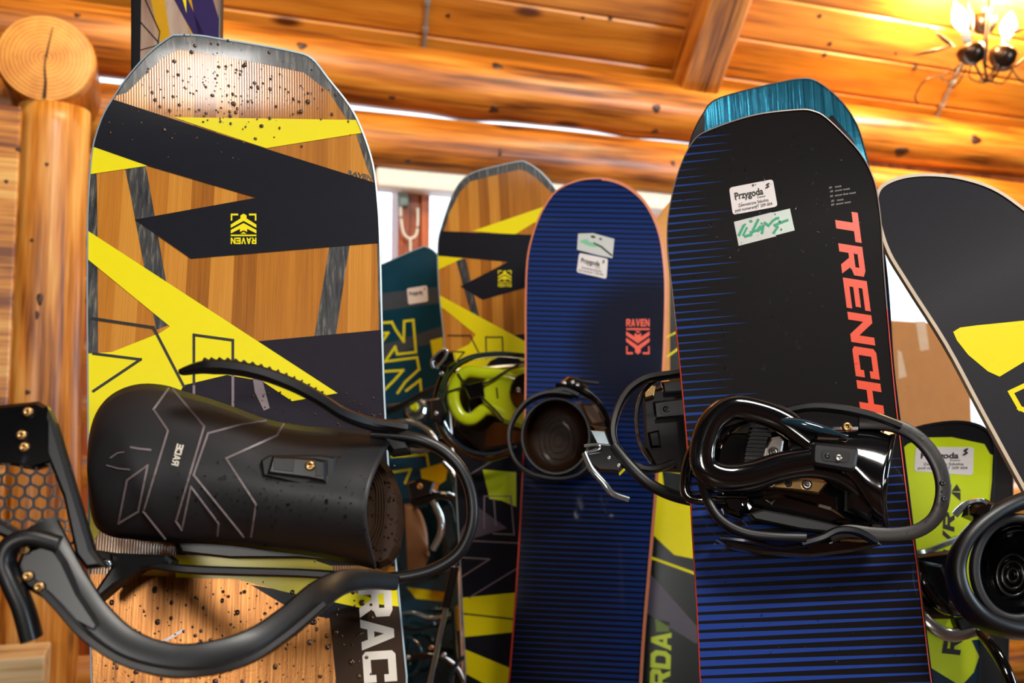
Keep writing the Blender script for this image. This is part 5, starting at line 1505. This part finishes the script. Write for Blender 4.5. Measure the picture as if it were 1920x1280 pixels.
# ---------------------------------------------------------------- bindings of board G (far back)
bG = G.prism('binding', [(700, 760), (820, 745), (830, 820), (740, 840), (700, 830)], 0.0, 0.035, M_TEALP, G.root, 0.006)
G.sweep('ankle_strap', [(715, 775, 0.10), (760, 758, 0.12), (800, 735, 0.13), (835, 725, 0.12), (850, 745, 0.11)], 0.03, 0.012, M_STRAP, bG)
G.sweep('heel_hoop', [(720, 800, 0.08), (760, 790, 0.09), (800, 805, 0.09), (815, 830, 0.09), (790, 845, 0.08), (740, 838, 0.07)], 0.02, 0.012, M_CHROME, bG)
G.prism('disc', blob(778, 765, 20, 22, 14), 0.035, 0.06, M_CHROME, bG, 0.004); G.prism('disc_center', blob(776, 762, 8, 9, 12), 0.06, 0.068, M_LIMEP, bG, 0.002)
bG2 = G.prism('binding', [(745, 935), (850, 930), (862, 1060), (760, 1090), (740, 1050)], 0.0, 0.035, M_TEALP, G.root, 0.006)
G.loft('ankle_pad', [(758, 945), (775, 945), (792, 965), (802, 1000), (802, 1040)], [(764, 1085), (778, 1082), (792, 1070), (800, 1055), (803, 1045)], lambda s, t: 0.10 + 0.03 * math.sin(math.pi * t), M_LEATH, bG2)
G.sweep('highback', [(775, 940, 0.10), (820, 930, 0.11), (848, 935, 0.11), (860, 965, 0.11), (862, 1010, 0.11), (850, 1050, 0.10), (825, 1070, 0.09)], 0.03, 0.022, M_GLOSS, bG2, seg=12, sq=0.8)
G.sweep('heel_hoop', [(812, 940, 0.12), (826, 970, 0.125), (826, 1000, 0.125), (812, 1030, 0.12)], 0.02, 0.014, M_CHROME, bG2)
G.prism('buckle', [(762, 905), (790, 896), (815, 903), (808, 925), (770, 935)], 0.10, 0.14, M_GLOSS, bG2, 0.004); screw(G, 787, 912, 0.142, 0.008, M_BRASS, bG2, 'rivet')
G.sweep('ankle_strap', [(835, 870, 0.10), (850, 890, 0.12), (858, 930, 0.12), (860, 1000, 0.12)], 0.03, 0.010, M_TEALP, bG2)
bG3 = G.prism('binding', [(735, 1150), (850, 1140), (860, 1290), (735, 1300)], 0.0, 0.03, M_TEALP, G.root, 0.006)
G.sweep('ankle_strap', [(730, 1160, 0.09), (770, 1148, 0.11), (810, 1158, 0.11), (845, 1150, 0.10)], 0.02, 0.010, M_CHROME, bG3)
G.sweep('ladder_strap', [(740, 1170, 0.09), (780, 1180, 0.11), (815, 1168, 0.11)], 0.02, 0.008, M_STRAP, bG3)
G.ring('heel_cup', 800, 1290, 68, 62, 0.10, 0.03, 0.016, M_GLOSS, bG3)
G.ring('toe_cap', 760, 1230, 30, 36, 0.09, 0.02, 0.010, M_TEALP, bG3)
G.ring('strap_loop', 880, 1290, 36, 60, 0.12, 0.02, 0.010, M_TEALP, bG3)
for (x, y) in ((808, 1214), (765, 1232), (832, 1228)): screw(G, x, y, 0.12, 0.006, M_BRASS if x == 808 else M_CHROME, bG3, 'rivet')
# pale ski pole between the boards
pa, pb = at(853, 1062, 2.05), at(806, 1282, 2.02)
dd = (pb - pa).normalized(); pc_ = pa + dd * ((0.002 - pa.z) / dd.z)
pole = tag(empty('ski_pole', Matrix.Translation(pc_)), 'thin pale ski pole slanting between the two wood boards', 'ski pole')
sweep('shaft', [Vector((0, 0, 0)), (pa - pc_) * 0.5, (pa - pc_)], 0.011, 0.011, RIGHT, M_CHROME, pole, sq=1.0)
sweep('grip', [(pa - pc_) * 0.90, (pa - pc_) * 0.96, (pa - pc_) * 1.0], 0.02, 0.02, RIGHT, M_STRAP, pole, sq=1.0)

# ---------------------------------------------------------------- binding of board D, at the right edge of the picture
bD = D.prism('binding', [(1960, 960), (2060, 900), (2160, 1060), (2140, 1180), (2010, 1200)], 0.0, 0.03, M_RUB, D.root, 0.006)
D.sweep('ankle_strap', [(1975, 930, 0.10), (1915, 940, 0.115), (1858, 968, 0.125), (1812, 1010, 0.13), (1792, 1060, 0.13), (1800, 1110, 0.13), (1832, 1152, 0.125), (1880, 1176, 0.12), (1940, 1182, 0.11), (1990, 1170, 0.10)], 0.030, 0.016, M_STRAP, bD, wdir=(0.2, 0.2, 1))
D.cup('heel_cup', 1905, 1065, 76, 92, 0.05, 0.11, M_GLOSS, bD, 0.86, dx=6, dy=4)
D.ring('cup_rim', 1905, 1065, 78, 94, 0.112, 0.012, 0.010, M_RUB, bD)
for k in (1, 2, 3): D.ring('pad_rib', 1900, 1078, 10 * k, 13 * k, 0.053, 0.003, 0.0035, M_BUCK, bD)
D.prism('buckle', [(1826, 946), (1850, 934), (1870, 944), (1862, 962), (1838, 972), (1820, 964)], 0.11, 0.14, M_GLOSS, bD, 0.004)
D.sweep('ladder_strap', [(1790, 965, 0.12), (1810, 945, 0.125), (1835, 940, 0.13), (1850, 950, 0.13)], 0.02, 0.006, M_CHROME, bD)
bI = I.prism('binding', [(1700, 1040), (1790, 1030), (1800, 1110), (1790, 1160), (1730, 1160)], 0.0, 0.03, M_GLOSS, I.root, 0.006)
I.sweep('steel_lever', [(1690, 1036, 0.05), (1730, 1034, 0.06), (1765, 1022, 0.06), (1795, 1010, 0.05)], 0.02, 0.010, M_CHROME, bI)
I.sweep('heel_arm', [(1716, 1060, 0.05), (1732, 1085, 0.06), (1748, 1115, 0.06), (1770, 1135, 0.06), (1800, 1140, 0.05)], 0.02, 0.024, M_GLOSS, bI)
I.sweep('toe_arm', [(1716, 1128, 0.04), (1740, 1168, 0.05), (1780, 1190, 0.05), (1820, 1182, 0.05), (1840, 1172, 0.05)], 0.018, 0.020, M_STEEL, bI)
I.prism('housing', [(1724, 1050), (1768, 1058), (1786, 1100), (1784, 1140), (1752, 1130), (1734, 1090)], 0.03, 0.07, M_GLOSS, bI, 0.005)
I.prism('release_block', [(1790, 1160), (1832, 1150), (1838, 1178), (1800, 1186)], 0.03, 0.06, M_RUB, bI, 0.004); screw(I, 1836, 1175, 0.062, 0.006, M_CHROME, bI)
I.sweep('brake_arm', [(1835, 1180, 0.05), (1862, 1215, 0.07), (1885, 1255, 0.08), (1900, 1300, 0.08)], 0.02, 0.016, M_GLOSS, bI)
